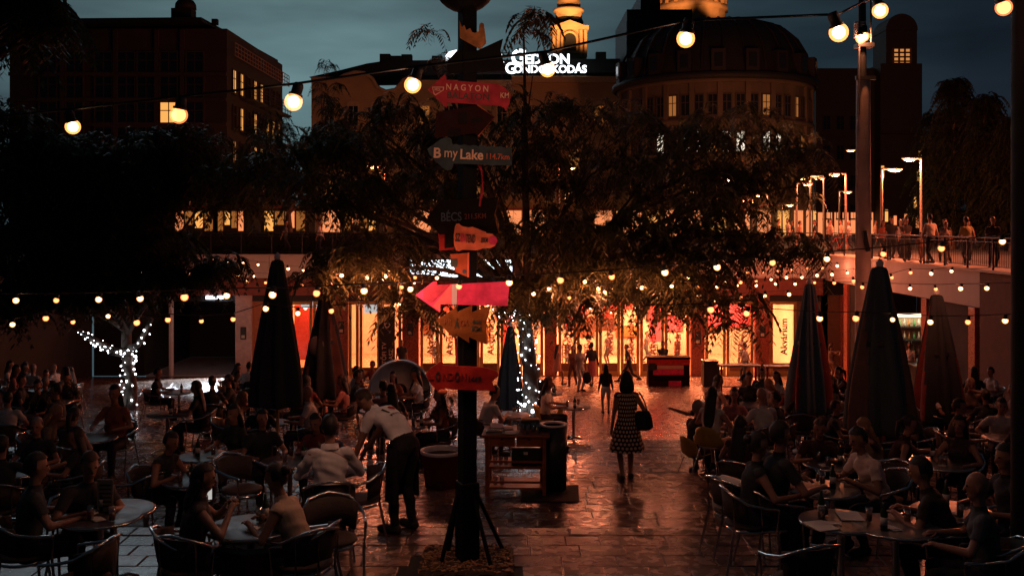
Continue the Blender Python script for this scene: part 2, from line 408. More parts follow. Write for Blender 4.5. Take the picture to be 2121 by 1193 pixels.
MB().bb(fx(1756), XR, D0 - .02, D0 + .2, ZL, -2.0).build('wall_panel', M('brown_wall'), club)
m_let = M('door_lettering', (.55, .22, .17), rough=.6, var=.05); m_letk = M('black_lettering', (.02, .02, .02), rough=.6, var=0)
m_kick = M('kick_plate', (.20, .09, .05), rough=.4, metal=.3)
def door(p0, p1, letters=None, col=None, handle=True, kind='door', solid=.62):
    x0, x1 = fx(p0) + .015, fx(p1) - .015; w = .15; z0, z1 = ZL + .02, -2.31
    f = MB(); f.bb(x0, x0 + w, D0 - .05, D0 + .05, z0, z1); f.bb(x1 - w, x1, D0 - .05, D0 + .05, z0, z1)
    f.bb(x0 + w, x1 - w, D0 - .045, D0 + .045, z1 - .16, z1); f.bb(x0 + w, x1 - w, D0 - .045, D0 + .045, z0, z0 + .22)
    o = f.build(kind, m_brass, club, bevel=.012)
    MB().bb(x0 + w, x1 - w, D0 - .03, D0 + .03, z0 + .222, z0 + solid).build('kick_plate', m_kick, o)
    MB().bb(x0 + w, x1 - w, D0 - .008, D0 + .008, z0 + solid + .001, z1 - .162).build('pane', m_glass, o)
    if handle:
        h = MB(); hx = x1 - w * .5; h.cyl((hx, D0 - .13, z0 + 1.0), (hx, D0 - .13, z0 + 2.0), .022, n=8)
        for q in (1.1, 1.9): h.cyl((hx, D0 - .13, z0 + q), (hx, D0 - .04, z0 + q), .012, n=6)
        h.build('handle', M('steel', (.6, .58, .55), rough=.25, metal=1, var=.05), o)
    for q in (.4, 1.4, 2.5):
        MB().ell((x0 + w * .5, D0 - .06, z0 + q), (.03, .02, .03), 8, 5).build('hinge_bolt', M('steel'), o)
    if letters:
        text(letters, .46, col or m_let, o, ((x0 + x1) / 2 + .05, D0 - .02, z0 + 1.95), (R(90), R(-90), 0), bold=.028, spacing=1.02)
    return o
for i, (a, q) in enumerate(((870, 910), (910, 950), (950, 994), (994, 1036), (1036, 1082), (1082, 1126))): door(a, q, 'Akvárium')
for i, (a, q) in enumerate(((1156, 1194), (1194, 1240), (1240, 1285), (1285, 1325), (1325, 1376), (1376, 1428))): door(a, q, 'Akvárium', handle=i % 2 == 0)
for (a, q) in ((600, 648), (648, 696), (722, 744), (744, 788), (788, 832)): door(a, q, handle=False, kind='window', solid=.4)
door(1460, 1504, handle=False, kind='window', solid=.3); door(1504, 1561)
door(1594, 1650, 'Akvárium', m_letk)
# the lobby behind the glass
DB = D0 + 8.5
MB().bb(fx(545), fx(1715), D0 + .2, DB, ZL - .1, ZL - .001).build('lobby_floor', M('lobby_floor', (.45, .32, .22), rough=.25, var=.1), club)
MB().bb(fx(545), fx(1715), DB, DB + .2, ZL, -1.2).build('lobby_wall', m_cream, club)
MB().bb(fx(545), fx(545) + .2, D0 + .22, DB, ZL, -1.2).build('lobby_wall', m_cream, club)
MB().bb(fx(1715) - .2, fx(1715), D0 + .22, DB, ZL, -1.2).build('lobby_wall', m_cream, club)
MB().bb(fx(545), fx(1715), D0 + .22, DB, -1.18, -1.1).build('lobby_ceiling', m_cream, club)
MB().bb(fx(1660), fx(1668), D0 + .22, DB - 1, ZL, -1.2).build('partition_wall', m_cream, club)
mp_ = M('pink_panel', (.62, .10, .16), rough=.6); mr_ = M('red_panel', (.42, .05, .04), rough=.5)
for (a, q, z0, z1, mm, dd) in ((1462, 1556, -3.9, -1.9, mp_, 3.0), (1165, 1215, -3.6, -2.2, mp_, 6.0), (1240, 1310, -3.3, -2.3, mr_, 6.5), (1330, 1400, -3.2, -2.2, mr_, 6.2),
                               (1225, 1275, -4.4, -3.7, M('dark_wood'  , (.09, .04, .025), rough=.5), 5.6), (880, 940, -3.4, -2.3, mr_, 6.4), (1040, 1060, -5.6, -3.4, mr_, 4.0), (610, 690, -5.6, -2.7, mr_, 2.6), (1345, 1372, -5.0, -3.2, mp_, 5.4)):
    y = D0 + dd; k = (D0 + dd) / D0
    MB().bb(fx(a) * k, fx(q) * k, y, y + .08, z0 * k if False else z0, z1).build('wall_banner', mm, club)
m_panel = EM('ceiling_light', (1, .5, .22), 5.0, base=(.8, .8, .8))
for q in (640, 770, 930, 1080, 1230, 1340, 1440, 1520, 1625):
    for dd in (2.0, 5.6):
        y = D0 + dd; x = fx(q)
        lt = MB().bb(x - .55, x + .55, y - .16, y + .16, -1.26, -1.2).build('ceiling_light', m_panel, club)
        lamp('AREA', (x, y, -1.3), (1000 if q > 840 else 360) if q < 1600 else 45, (1, .30, .125) if q < 1600 else (1, .6, .26), lt, size=(1.1, .3))
for i, q in enumerate((640, 690, 890, 948, 1010, 1170, 1222, 1262, 1318, 1392, 1486, 1536)):
    x = fx(q) * 1.05; y = D0 + (1.6, 3.4, 2.4)[i % 3]; pl = MB().lathe([(.03, .25), (.16, .06), (.2, 0), (.18, 0), (.02, .2)], 14, (x, y, -2.75)).build('pendant_lamp', m_dark, club)
    MB().ell((x, y, -2.78), .09, 10, 7).build('globe', EM('pendant_globe', (1, .72, .4), 9), pl); MB().cyl((x, y, -2.5), (x, y, -1.2), .012, n=5).build('cord', m_dark, pl)
for i, q in enumerate((885, 940, 1000, 1050, 1180, 1212, 1256, 1300, 1350, 1395, 1475, 1520)):
    x = fx(q) * 1.17; w_ = (.35, .55, .45, .7)[i % 4]; h_ = (.5, .35, .6)[i % 3]; z_ = ZL + (1.6, 2.1, 1.3, 2.5, 1.8)[i % 5]
    pf_ = MB().bb(x - w_, x + w_, DB - .08, DB - .005, z_ - h_, z_ + h_).build('picture_frame', [m_dark, m_kick][i % 2], club); MB().bb(x - w_ + .07, x + w_ - .07, DB - .09, DB - .081, z_ - h_ + .07, z_ + h_ - .07).build('picture', [m_kick, mr_, m_brass, M('dark_wood'), mp_][i % 5], pf_)
for i, q in enumerate((905, 985, 1175, 1218, 1305, 1352, 1540)):
    x = fx(q) * 1.02; y = D0 + 1.0; st_ = thing('bar_stool', '%s dark ladder-back bar stool from the left behind the glass' % ['first', 'second', 'third', 'fourth', 'fifth', 'sixth', 'seventh'][i], 'stool', (x, y, ZL), random.uniform(-.6, .6), 'bar stools inside the lobby')
    MB().bb(-.2, .2, -.2, .2, .78, .83).build('seat', m_dark, st_)
    for sx_ in (-.18, .18):
        MB().bb(sx_ - .02, sx_ + .02, .16, .2, 0, 1.45).build('leg', m_dark, st_); MB().bb(sx_ - .02, sx_ + .02, -.2, -.16, 0, .779).build('leg', m_dark, st_)
    for zz_ in (1.0, 1.15, 1.3, 1.42): MB().bb(-.159, .159, .17, .19, zz_ - .02, zz_ + .02).build('slat', m_dark, st_)
    MB().bb(-.159, .159, -.19, -.17, .3, .33).build('foot_rail', m_dark, st_)
# video screen in the window left of the banner
MB().bb(fx(748), fx(780), D0 + 1.0, D0 + 1.06, Zp(652, D0), Zp(622, D0)).build('video_screen', EM('video_screen', (.75, .85, .9), .8), club)
MB().bb(fx(618), fx(654), D0 + .6, D0 + .66, Zp(640, D0), Zp(626, D0)).build('video_screen', EM('video_screen'), club)
# bright white passage at the left end
MB().bb(fx(300), fx(490), D0 + .2, D0 + 7, ZL - .1, ZL - .002).build('passage_floor', M('pale_floor', (.55, .55, .55), rough=.35, var=.15, scale=2), club)
MB().bb(fx(300) - .2, fx(490), D0 + 7, D0 + 7.2, ZL, -1.2).build('passage_wall', M('dark_slats', (.05, .04, .035), rough=.5, var=.3), club)
MB().bb(fx(490), fx(490) + .2, D0 + .36, D0 + 7, ZL, -1.2).build('passage_wall', m_wall, club)
MB().bb(fx(352), fx(359), D0 - .2, D0 + .1, ZL, -2.0).build('column', M('white_paint', (.72, .72, .72), rough=.5, var=.06), club, bevel=.03)
sp = MB().bb(fx(450) - .4, fx(450) + .4, D0 - .55, D0 - .35, -2.16, -2.0).build('passage_light', EM('white_light', COOL, 6.0, base=(.8, .8, .8)), club)
lamp('SPOT', (fx(450), D0 - .45, -2.25), 6500, COOL, sp, .15, rot=(R(-50), R(-12), 0), spot=R(66))
MB().bb(fx(300) - .2, fx(300), D0 + .21, D0 + 6.99, ZL, -1.2).build('passage_wall', m_wall, club)
MB().bb(fx(300) - .2, fx(490) + .2, D0 + .21, D0 + 7.2, -1.19, -1.1).build('passage_ceiling', m_wall, club)
# white light box over the entrance, seen through the tree
lb = thing('light_box', 'long white light box on the fascia behind the middle tree', 'light box', (X(955, FAC), FAC - .02, -.55))
MB().bb(-2.6, 2.6, -.18, -.02, -.55, .42).build('case', m_dark, lb)
MB().bb(-2.52, 2.52, -.19, -.181, -.49, .36).build('lit_face', EM('white_face', (.80, .93, 1), 4.0, True), lb)
# PETOFI TV TERASZ banner
bn = thing('banner', 'tall black vertical banner with pixel lettering by the left doors', 'banner', (fx(806), D0 - .9, ZL))
MB().bb(-.40, .40, -.03, .03, .25, 3.55).build('cloth', M('banner_black', (.02, .02, .022), rough=.7, var=.1), bn, bevel=.01)
m_bl = M('banner_lettering', (.62, .52, .46), var=0)
text('PETŐFI TV', .30, m_bl, bn, (-.12, -.036, .42), (R(90), R(-90), 0), bold=.012, align='LEFT')
text('TERASZ', .30, m_bl, bn, (.22, -.036, .42), (R(90), R(-90), 0), bold=.012, align='LEFT')
sw = MB(); sw.tube([(.02 + .13 * math.cos(a) * (1 - a * .05), -.04, 2.62 + .13 * math.sin(a) * (1 - a * .05)) for a in np.linspace(0, 6.2, 18)], .03, 6)
sw.tube([(-.2 + .012 * i, -.04, 2.5 + .004 * i * i) for i in range(9)], .025, 6); sw.build('emblem', m_bl, bn)
MB().bb(-.45, .45, -.25, .25, 0, .25).build('foot', m_dark, bn, bevel=.02)

# ------------------------------------------------------------------ right side: street deck with fascia, dark bar below
side = thing('side_terrace', 'street deck on the right with white fascia over a dark recess', 'building', (0, 0, 0))
MB().bb(XR, XR + .5, 33.0, FAC, -1.2, -.006).build('fascia', m_conc, side, bevel=.015)
MB().bb(XR - .12, XR + 1.2, 26.0, FAC - .07, .001, .075).build('coping', M('coping_stone', (.55, .45, .36), rough=.7), side, bevel=.01)
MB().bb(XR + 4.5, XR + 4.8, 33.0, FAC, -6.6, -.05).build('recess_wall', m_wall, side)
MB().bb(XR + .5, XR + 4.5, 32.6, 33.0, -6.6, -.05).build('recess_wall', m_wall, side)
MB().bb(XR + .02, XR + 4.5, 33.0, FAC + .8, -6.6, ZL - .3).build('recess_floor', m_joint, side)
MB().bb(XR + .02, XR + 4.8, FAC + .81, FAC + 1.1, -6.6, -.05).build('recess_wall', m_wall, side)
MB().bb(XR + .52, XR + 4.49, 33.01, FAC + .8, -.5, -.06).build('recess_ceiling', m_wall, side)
for d in (33.3, 37.2, 46.0): MB().bb(XR - .02, XR + .45, d, d + .5, -6.6, -1.22).build('column', m_gran, side, bevel=.02)
MB().bb(XR + .1, XR + .3, 33.8, 37.2, -6.6, -1.22).build('shutter', m_wall, side)
MB().bb(XR + .1, XR + .3, 44.0, 46.0, -6.6, -1.22).build('shutter', m_wall, side)
bar = thing('bar_shelf', 'brightly lit bottle shelf of the bar in the right recess', 'shelf', (XR + 3.2, 43.6, zf(43) - .3))
MB().bb(-2.2, 1.0, .0, .3, 0, 3.3).build('back_board', m_cream, bar)
for z in (1.5, 2.1, 2.7):
    sh = MB().bb(-2.2, 1.0, -.3, -.01, z, z + .05).build('shelf', m_dark, bar)
    for k in range(14): MB().lathe([(0, 0), (.05, 0), (.05, .2), (.02, .28), (.02, .36), (0, .36)], 8, (-2.0 + k * .21, -.16, z + .052)).build('bottle', M('bottle_%d' % (k % 3), [(.5, .25, .08), (.1, .3, .12), (.6, .55, .5)][k % 3], rough=.15), sh)
bl = MB().bb(-2.2, 1.0, -.5, -.35, 3.2, 3.3).build('strip_light', EM('bar_light', (1, .8, .55), 4, base=(.8, .8, .8)), bar)
lamp('AREA', (XR + 2.4, 43.1, zf(43) + 2.85), 25, (1, .75, .45), bl, size=(3, .2)).parent = None
ct = thing('bar_counter', 'dark bar counter in the right recess below the white fascia', 'counter', (XR + 1.0, 40.5, zf(41)))
MB().bb(-.4, .4, -2.2, 2.2, 0, 1.02).build('body', m_wall, ct); MB().bb(-.5, .5, -2.3, 2.3, 1.025, 1.08).build('worktop', m_dark, ct, bevel=.01)

def railing(label, p0, p1, posts, bars, h=1.05, mat=m_dark):
    p0 = Vector(p0); p1 = Vector(p1); v = p1 - p0; L_ = v.length; a = math.atan2(v.y, v.x)
    t_ = thing('railing', label, 'railing', p0, a)
    MB().cyl((0, 0, h), (L_, 0, h), .03, n=6).build('handrail', mat, t_)
    for z in (.12, h - .14): MB().cyl((0, 0, z), (L_, 0, z), .014, n=6).build('rail', mat, t_)
    pm = MB().bb(-.02, .02, -.03, .03, 0, h - .03).mesh('post', mat); bm = MB().cyl((0, 0, .13), (0, 0, h - .15), .009, n=5, caps=False).mesh('bar', mat)
    for i in range(posts + 1): link('post', pm, t_, (L_ * i / posts, 0, 0))
    for i in range(bars): link('bar', bm, t_, (L_ * (i + .5) / bars, 0, 0))
    return t_
railing('dark railing along the street edge above the club entrance', (XL, FAC + .2, .071), (XR - .2, FAC + .2, .071), 24, 0)
railing('iron railing with upright bars along the right-hand street deck', (XR + .18, FAC - .4, .076), (XR + .18, 27.0, .076), 12, 150)
# downlights under the soffit of the club
for q in (560, 710, 850, 960, 1060, 1140, 1235, 1330, 1445, 1578):
    dl = MB().lathe([(0, -.05), (.10, -.05), (.12, 0)], 12, (fx(q), FAC + .48, -1.99)).build('downlight', EM('downlight', (1, .5, .2), 4, base=(.8, .8, .8)), club)
    lamp('SPOT', (fx(q), FAC + .48, -2.08), 1700 if q > 1100 else 60, (1, .23, .08), dl, .1, rot=(R(-42), 0, 0), spot=R(88))

# ------------------------------------------------------------------ buildings beyond the street
m_pane = M('night_pane', (.015, .018, .022), rough=.12, var=0, spec=.6)
m_lit = EM('lit_window', (1, .42, .10), 1.1); m_litw = EM('lit_window_white', (1, .86, .66), 1.3); m_lit2 = EM('dim_window', (1, .33, .07), .32)
m_shop = EM('shop_window', (1, .30, .11), 1.0, True)
def windows(parent, mats, wm, w, h, spots, frame=.09, arched=False):
    """spots: (matrix, pane material); every window is a frame with its pane"""
    f = MB(); a = frame
    f.bb(-w / 2 - a, -w / 2, -.10, .02, -h / 2 - a, h / 2 + a); f.bb(w / 2, w / 2 + a, -.10, .02, -h / 2 - a, h / 2 + a)
    f.bb(-w / 2, w / 2, -.10, .02, h / 2, h / 2 + a); f.bb(-w / 2 - a * 1.5, w / 2 + a * 1.5, -.16, .02, -h / 2 - a * 2, -h / 2 - a * .0 - .001)
    f.bb(-.03, .03, -.07, -.005, -h / 2, h / 2); f.bb(-w / 2, w / 2, -.065, -.004, h * .12, h * .12 + .06)
    if arched:
        pts = [(math.cos(t_) * (w / 2 + a * 1.4), h / 2 + a + math.sin(t_) * w * .42) for t_ in np.linspace(0, math.pi, 9)]
        f.prism(pts[::-1], -.08, .02)
    fm = f.mesh('window', wm); pm = {}
    for mt, pane in spots:
        if pane.name not in pm: pm[pane.name] = MB().bb(-w / 2, w / 2, -.03, .0, -h / 2, h / 2).mesh('pane', pane)
        o = link('window', fm, parent); o.matrix_local = mt; link('pane', pm[pane.name], o)
def wm(x, y, z, rz=0.0): return Matrix.Translation((x, y, z)) @ Matrix.Rotation(rz, 4, 'Z')

# left corner block -------------------------------------------------------------
m_lb = M('brown_stucco', (.055, .047, .04), rough=.85, var=.2, scale=.6)
m_lb2 = M('dark_trim', (.06, .05, .045), rough=.8); m_roof = M('dark_roof', (.014, .016, .018), rough=.7)
d1, d2 = 70.0, 86.0; xc1, xc2 = X(470, d1), X(585, d2); x0 = X(20, d1); zt = Zp(60, d1)
lbk = thing('corner_block', 'dark brown apartment block on the left with balconies and a few lit windows', 'building', (0, 0, 0))
MB().add([(x0, d1, 0), (xc1, d1, 0), (xc2, d2, 0), (x0, d2, 0), (x0, d1, zt), (xc1, d1, zt), (xc2, d2, zt), (x0, d2, zt)],
         [(0, 1, 5, 4), (1, 2, 6, 5), (2, 3, 7, 6), (3, 0, 4, 7), (4, 5, 6, 7)]).build('wall', m_lb, lbk)
rf = MB().add([(x0 - .8, d1 - .9, zt), (X(425, d1), d1 - .9, zt + .35), (X(573, d2), d2 + .5, zt + .2), (x0 - .8, d2, zt), (x0 - .8, d1 - .9, zt + .5), (X(425, d1), d1 - .9, zt + .62), (X(573, d2), d2 + .5, zt + .5), (x0 - .8, d2, zt + .5)],
              [(3, 2, 1, 0), (4, 5, 6, 7), (0, 1, 5, 4), (1, 2, 6, 5), (2, 3, 7, 6), (3, 0, 4, 7)]).build('roof', m_roof, lbk)
MB().bb(xc1 - 4.0, xc1 - 2.6, d1 + .2, d1 + 1.4, zt + .5, zt + 1.5).build('chimney', m_roof, rf)
for q in (75, 215, 435): MB().bb(X(q, d1) - .2, X(q, d1) + .2, d1 + 1, d1 + 1.4, zt + .5, zt + .9).build('vent', m_roof, rf)
sf = []
for r_, yy in enumerate((132, 182, 236, 288, 338)):
    for c_, q in enumerate((100, 155, 215, 262, 303, 350, 404)):
        mt = m_lit if (r_ == 2 and q == 350) else m_pane
        sf.append((wm(X(q, d1), d1 - .02, Zp(yy, d1)), mt))
windows(lbk, None, m_lb2, 1.15, 1.55, sf)
for r_, yy in enumerate((158, 211, 262, 312)): MB().bb(x0, xc1, d1 - .22, d1 - .01, Zp(yy, d1), Zp(yy, d1) + .25).build('string_course', m_lb2, lbk)
for q in (130, 240, 325, 378): MB().bb(X(q, d1) - .15, X(q, d1) + .15, d1 - .15, d1 - .012, 0, zt - .1).build('pilaster', m_lb2, lbk)
# receding face: lit slit windows, balconies
va = Vector((xc2 - xc1, d2 - d1, 0)); ang = math.atan2(va.y, va.x)
ss = []; lit = {(0, 0), (0, 1), (0, 3), (0, 4), (1, 1), (1, 3), (1, 6), (2, 3), (2, 4), (1, 5)}
for r_ in range(4):
    for c_ in range(8):
        u = .1 + c_ * .115; z = zt - 3.5 - r_ * 2.55
        p = Vector((xc1, d1, 0)) + va * u
        ss.append((wm(p.x + .02, p.y, z, ang), (m_lit if (r_, c_) in lit else (m_lit2 if random.random() < .25 else m_pane))))
windows(lbk, None, m_lb2, .75, 1.6, ss)
for r_ in range(4):
    for u in ((.2, .47), (.53, .95)):
        p = Vector((xc1, d1, zt - 4.5 - r_ * 2.55)) + va * u[0]; L_ = va.length * (u[1] - u[0]); bq = MB()
        bq.bb(0, L_, -1.0, -.02, -.12, 0)
        for z in (.25, .5, .75, .98): bq.bb(0, L_, -1.0, -.96, z, z + .04)
        for k in range(int(L_ / .9) + 1): bq.bb(k * .9, k * .9 + .04, -.99, -.95, 0, 1.0)
        bo = bq.build('balcony', m_lb2, lbk, p); bo.rotation_euler = (0, 0, ang)
bq = MB(); L_ = va.length
for z in (.0, .3, .6, .9): bq.bb(0, L_, -.6, -.55, z, z + .05)
for k in range(22): bq.bb(k * L_ / 21, k * L_ / 21 + .05, -.6, -.55, 0, .9)
bo = bq.build('terrace_railing', M('railing_ochre', (.35, .18, .08)), lbk, Vector((xc1, d1, zt - 1.9))); bo.rotation_euler = (0, 0, ang)
# bust on the roof
bu = thing('rooftop_bust', 'dark stone bust on the roof of the left corner block', 'statue', (X(378, d1), d1 + .7, zt + 1.5))
MB().lathe([(0, 0), (.75, 0), (.72, .35), (.55, .62), (.26, .75), (.2, .95), (.3, 1.08), (.34, 1.3), (.28, 1.52), (.14, 1.62), (0, 1.63)], 14).build('bust', m_roof, bu)

# middle cream building with a scrolled gable --------------------------------------
dm = 110.0
m_cr = M('cream_stucco', (.52, .36, .20), rough=.85, var=.18, scale=.35); m_crt = M('cream_trim', (.60, .45, .28), rough=.8)
mb_ = thing('cream_building', 'cream stucco building with a scrolled gable behind the middle tree', 'building', (0, 0, 0))
def pz(px, py): return (X(px, dm), Zp(py, dm))
prof = [(645, 494), (1322, 494), (1322, 148), (1312, 152), (1300, 158), (1060, 158), (1060, 166), (870, 166), (862, 163), (850, 160), (836, 166), (820, 186), (800, 190), (782, 182), (772, 164), (755, 152), (735, 150), (715, 156), (700, 164), (645, 163)]
MB().prism([pz(*p) for p in prof], dm, dm + 14).build('wall', m_cr, mb_)
co = [(645, 163), (700, 164), (715, 156), (735, 150), (755, 152), (772, 164), (782, 182), (800, 190), (820, 186), (836, 166), (850, 160), (862, 163), (870, 166)]
MB().tube([(X(a, dm), dm - .1, Zp(q, dm)) for a, q in co], .22, 6).build('gable_moulding', m_crt, mb_)
MB().bb(X(1060, dm), X(1322, dm), dm - .5, dm - .002, Zp(172, dm), Zp(160, dm)).build('cornice', m_crt, mb_)
MB().bb(X(645, dm), X(1322, dm), dm - .3, dm - .002, Zp(300, dm), Zp(292, dm)).build('cornice', m_crt, mb_)
rp_ = [(640, 160), (700, 147), (760, 132), (800, 126), (1290, 122), (1310, 150)]
r2 = MB().prism([(X(a, dm + 5), Zp(q, dm + 5)) for a, q in rp_], dm + 5, dm + 13).build('roof', m_roof, mb_)
for a, q in ((797, 112), (820, 116), (842, 113), (905, 116), (1245, 108)):
    MB().bb(X(a, dm + 6) - .6, X(a, dm + 6) + .6, dm + 6, dm + 7.2, Zp(135, dm + 6), Zp(q, dm + 6)).build('chimney', m_roof, r2)
sp_ = []
for yy in (240, 330, 395):
    for q in (682, 732, 780, 830, 880, 930, 985, 1040, 1090, 1140, 1190, 1240, 1285): sp_.append((wm(X(q, dm), dm - .02, Zp(yy, dm)), m_lit2 if random.random() < .15 else m_pane))
windows(mb_, None, m_crt, 1.0, 2.1, sp_, .16, True)
for q in range(668, 1300, 47):
    if random.random() < .3: continue
    MB().bb(X(q, dm), X(q + 36, dm), dm - .08, dm - .02, .3, 3.0).build('shop_window', m_shop, mb_)
    MB().bb(X(q - 3, dm), X(q + 39, dm), dm - 1.4, dm - .09, 3.1, 3.3).build('awning', mr_, mb_)
MB().lathe([(0, 0), (.8, .1), (.75, .35), (.4, .4)], 16, (X(852, dm), dm - .2, Zp(220, dm))).build('cartouche', m_crt, mb_)
# roof sign, white letters on a lattice
rs = thing('roof_sign', 'glowing white letters of the advertising sign on the cream roof', 'sign', (0, dm - .5, 0))
ms = EM('sign_white', (.9, .96, 1), 2.6); S_ = F / (dm - .5)
text('RICHTER', 1.45, ms, rs, (X(1043, dm - .5), 0, Zp(121, dm - .5)), bold=.03, align='RIGHT')
text('G', 2.4, ms, rs, (X(1058, dm - .5), 0, Zp(121, dm - .5)), bold=.03, align='LEFT'); text('EDEON', 1.5, ms, rs, (X(1086, dm - .5), 0, Zp(124, dm - .5)), bold=.035, align='LEFT')
text('G', 1.7, ms, rs, (X(1046, dm - .5), 0, Zp(143, dm - .5)), bold=.03, align='LEFT'); text('ONDOSKODÁS', 1.15, ms, rs, (X(1064, dm - .5), 0, Zp(144.5, dm - .5)), bold=.035, align='LEFT')
lg = [(920, 133), (922, 118), (930, 108), (946, 104), (949, 131), (941, 132), (938, 126), (934, 133)]
MB().prism([(X(a, dm - .5), Zp(q, dm - .5)) for a, q in lg], -.1, .1).build('emblem', ms, rs)
lat = MB()
for q in (925, 960, 1000, 1040, 1085, 1130, 1165): lat.bb(X(q, dm) - .05, X(q, dm) + .05, .15, .25, Zp(165, dm), Zp(104, dm))
for q in (112, 132, 152): lat.bb(X(915, dm), X(1170, dm), .15, .25, Zp(q, dm), Zp(q, dm) + .08)
lat.build('lattice', m_dark, rs)

# basilica tower and dome ---------------------------------------------------------
m_bas = M('basilica_stone', (.55, .38, .22), rough=.8, var=.2, scale=.4)
dt = 240.0; bt = thing('bell_tower', 'floodlit orange bell tower with pediment behind the roofs', 'tower', (X(1180, dt), dt, 0)); k = dt / F
def zt_(y): return Zp(y, dt)
hw = 35 * k
MB().bb(-hw, hw, 0, 2 * hw, 0, zt_(62)).build('shaft', m_bas, bt)
MB().bb(-hw * 1.12, hw * 1.12, -.6, 2 * hw + .6, zt_(62), zt_(54)).build('cornice', m_bas, bt)
MB().prism([(-hw * .85, zt_(54)), (hw * .85, zt_(54)), (0, zt_(43))], -.7, 2).build('pediment', m_bas, bt)
for s in (-1, 1):
    for q in (.92, .66): MB().cyl((s * hw * q, -.35, zt_(120)), (s * hw * q, -.35, zt_(63)), .45, n=8).build('column', m_bas, bt)
pts = [(math.cos(t_) * hw * .38, zt_(82) + math.sin(t_) * hw * .38) for t_ in np.linspace(0, math.pi, 9)]
MB().prism([(hw * .38, zt_(105)), *pts, (-hw * .38, zt_(105))][::-1], -.12, -.02).build('belfry_opening', m_roof, bt)
MB().tube([(x_ * 1.15, -.3, zt_(82) + (z_ - zt_(82)) * 1.15) for x_, z_ in pts], .35, 6).build('arch_moulding', m_bas, bt)
MB().bb(-hw, hw, -.5, -.01, zt_(112), zt_(108)).build('cornice', m_bas, bt)
MB().lathe([(hw * .80, zt_(46)), (hw * .80, zt_(20)), (hw * .92, zt_(18)), (hw * .92, zt_(13)), (hw * .7, zt_(12)), (hw * .72, zt_(0)), (hw * .55, zt_(-18)), (hw * .2, zt_(-34)), (0, zt_(-60))], 20, (0, hw, 0)).build('lantern', m_bas, bt)
MB().lathe([(hw * .84, zt_(44)), (hw * .9, zt_(40)), (hw * .7, zt_(24))], 20, (0, hw, 0)).build('drum_roof', m_roof, bt)
for x_ in (-9, 9): lamp('SPOT', (x_, -16, zt_(170)), 52000, (1, .40, .12), bt, .5, rot=(R(90 + 58), 0, R(x_ * 2.2)), spot=R(70))
dd_ = 265.0; dm_ = thing('basilica_dome', 'ribbed dome of the basilica with dim orange floodlight', 'dome', (X(1430, dd_), dd_, 0)); k = dd_ / F
MB().lathe([(70 * k, 0), (70 * k, Zp(28, dd_)), (76 * k, Zp(27, dd_)), (74 * k, Zp(18, dd_)), (68 * k, Zp(14, dd_)), (64 * k, Zp(-10, dd_)), (48 * k, Zp(-40, dd_)), (20 * k, Zp(-62, dd_)), (0, Zp(-70, dd_))], 28, fold=lambda a, t_: 1 + .03 * math.cos(a * 14)).build('dome_shell', m_bas, dm_)
for q in range(9):
    a = R(-160 + q * 17.5); MB().box((math.cos(a) * 70.5 * k, math.sin(a) * 70.5 * k, Zp(17, dd_) + 1.2), (.9, .9, 2.4)).build('finial', m_bas, dm_)
for x_ in (-7, 7): lamp('SPOT', (x_, -18, Zp(60, dd_)), 7000, (1, .35, .1), dm_, .5, rot=(R(90 + 40), 0, 0), spot=R(80))

# round dark building on the right of the tower -----------------------------------
m_rb = M('brown_stone', (.12, .095, .07), rough=.85, var=.2, scale=.5)
dr = 92.0; cx_ = X(1492, dr); Rr = 200 * dr / F * 1.0
rb = thing('round_corner_building', 'dark rounded corner building with a domed roof and bright office windows', 'building', (cx_, dr + 3, 0)); dn = dr + 3 - Rr
ze = Zp(170, dn + 2)
MB().lathe([(Rr, 0), (Rr, ze)], 48, smooth=False).build('wall', m_rb, rb)
for zz in (3.6, 7.0, 10.3, ze - .3): MB().lathe([(Rr, zz), (Rr + .3, zz + .05), (Rr + .3, zz + .4), (Rr, zz + .45)], 48).build('string_course', m_rb, rb)
MB().lathe([(Rr + .5, ze), (Rr + .5, ze + .3), (Rr * .99, ze + 1.6), (Rr * .95, ze + 3.0), (Rr * .86, ze + 4.4), (Rr * .72, ze + 5.5), (Rr * .5, ze + 6.2), (Rr * .25, ze + 6.5), (0, ze + 6.6)], 40).build('roof', m_roof, rb)
for c_ in range(16): MB().tube([(math.cos(R(-180 + c_ * 12)) * Rr * a_, math.sin(R(-180 + c_ * 12)) * Rr * a_, ze + z_) for a_, z_ in ((1.03, .35), (1.0, 1.6), (.96, 3.0), (.87, 4.4), (.73, 5.52), (.5, 6.22), (.25, 6.52))], .12, 5).build('roof_rib', m_roof, rb)
for c_ in range(10):
    a = R(-171 + c_ * 18); do = MB().box((math.cos(a) * (Rr * .97), math.sin(a) * (Rr * .97), ze + 1.6), (1.6, 1.2, 1.9), rz=a).build('dormer', m_roof, rb); MB().box((math.cos(a) * (Rr * .97 + .82), math.sin(a) * (Rr * .97 + .82), ze + 1.6), (.05, .7, 1.2), rz=a).build('dormer_window', m_pane, do)
MB().lathe([(Rr + .5, ze - .01), (Rr + .75, ze + .1), (Rr + .75, ze + .55), (Rr + .55, ze + .6)], 48).build('parapet', m_roof, rb)
for c_ in range(14):
    a = R(-174 + c_ * 12.5); MB().box((math.cos(a) * (Rr + .35), math.sin(a) * (Rr + .35), 1.6), (.06, 1.3, 2.3), rz=a).build('shop_window', m_shop if c_ % 3 else m_lit, rb)
sp_ = []; litr = {6, 8, 9, 11, 12, 14, 15}
for r_, zz in enumerate((5.3, 8.7, 11.9)):
    for c_ in range(24):
        a = R(-178 + c_ * 7.6)
        mt = m_litw if (r_ == 1 and c_ in litr) else (m_lit2 if random.random() < .08 else m_pane)
        sp_.append((wm(math.cos(a) * (Rr + .02), math.sin(a) * (Rr + .02), zz, a + R(90)), mt))
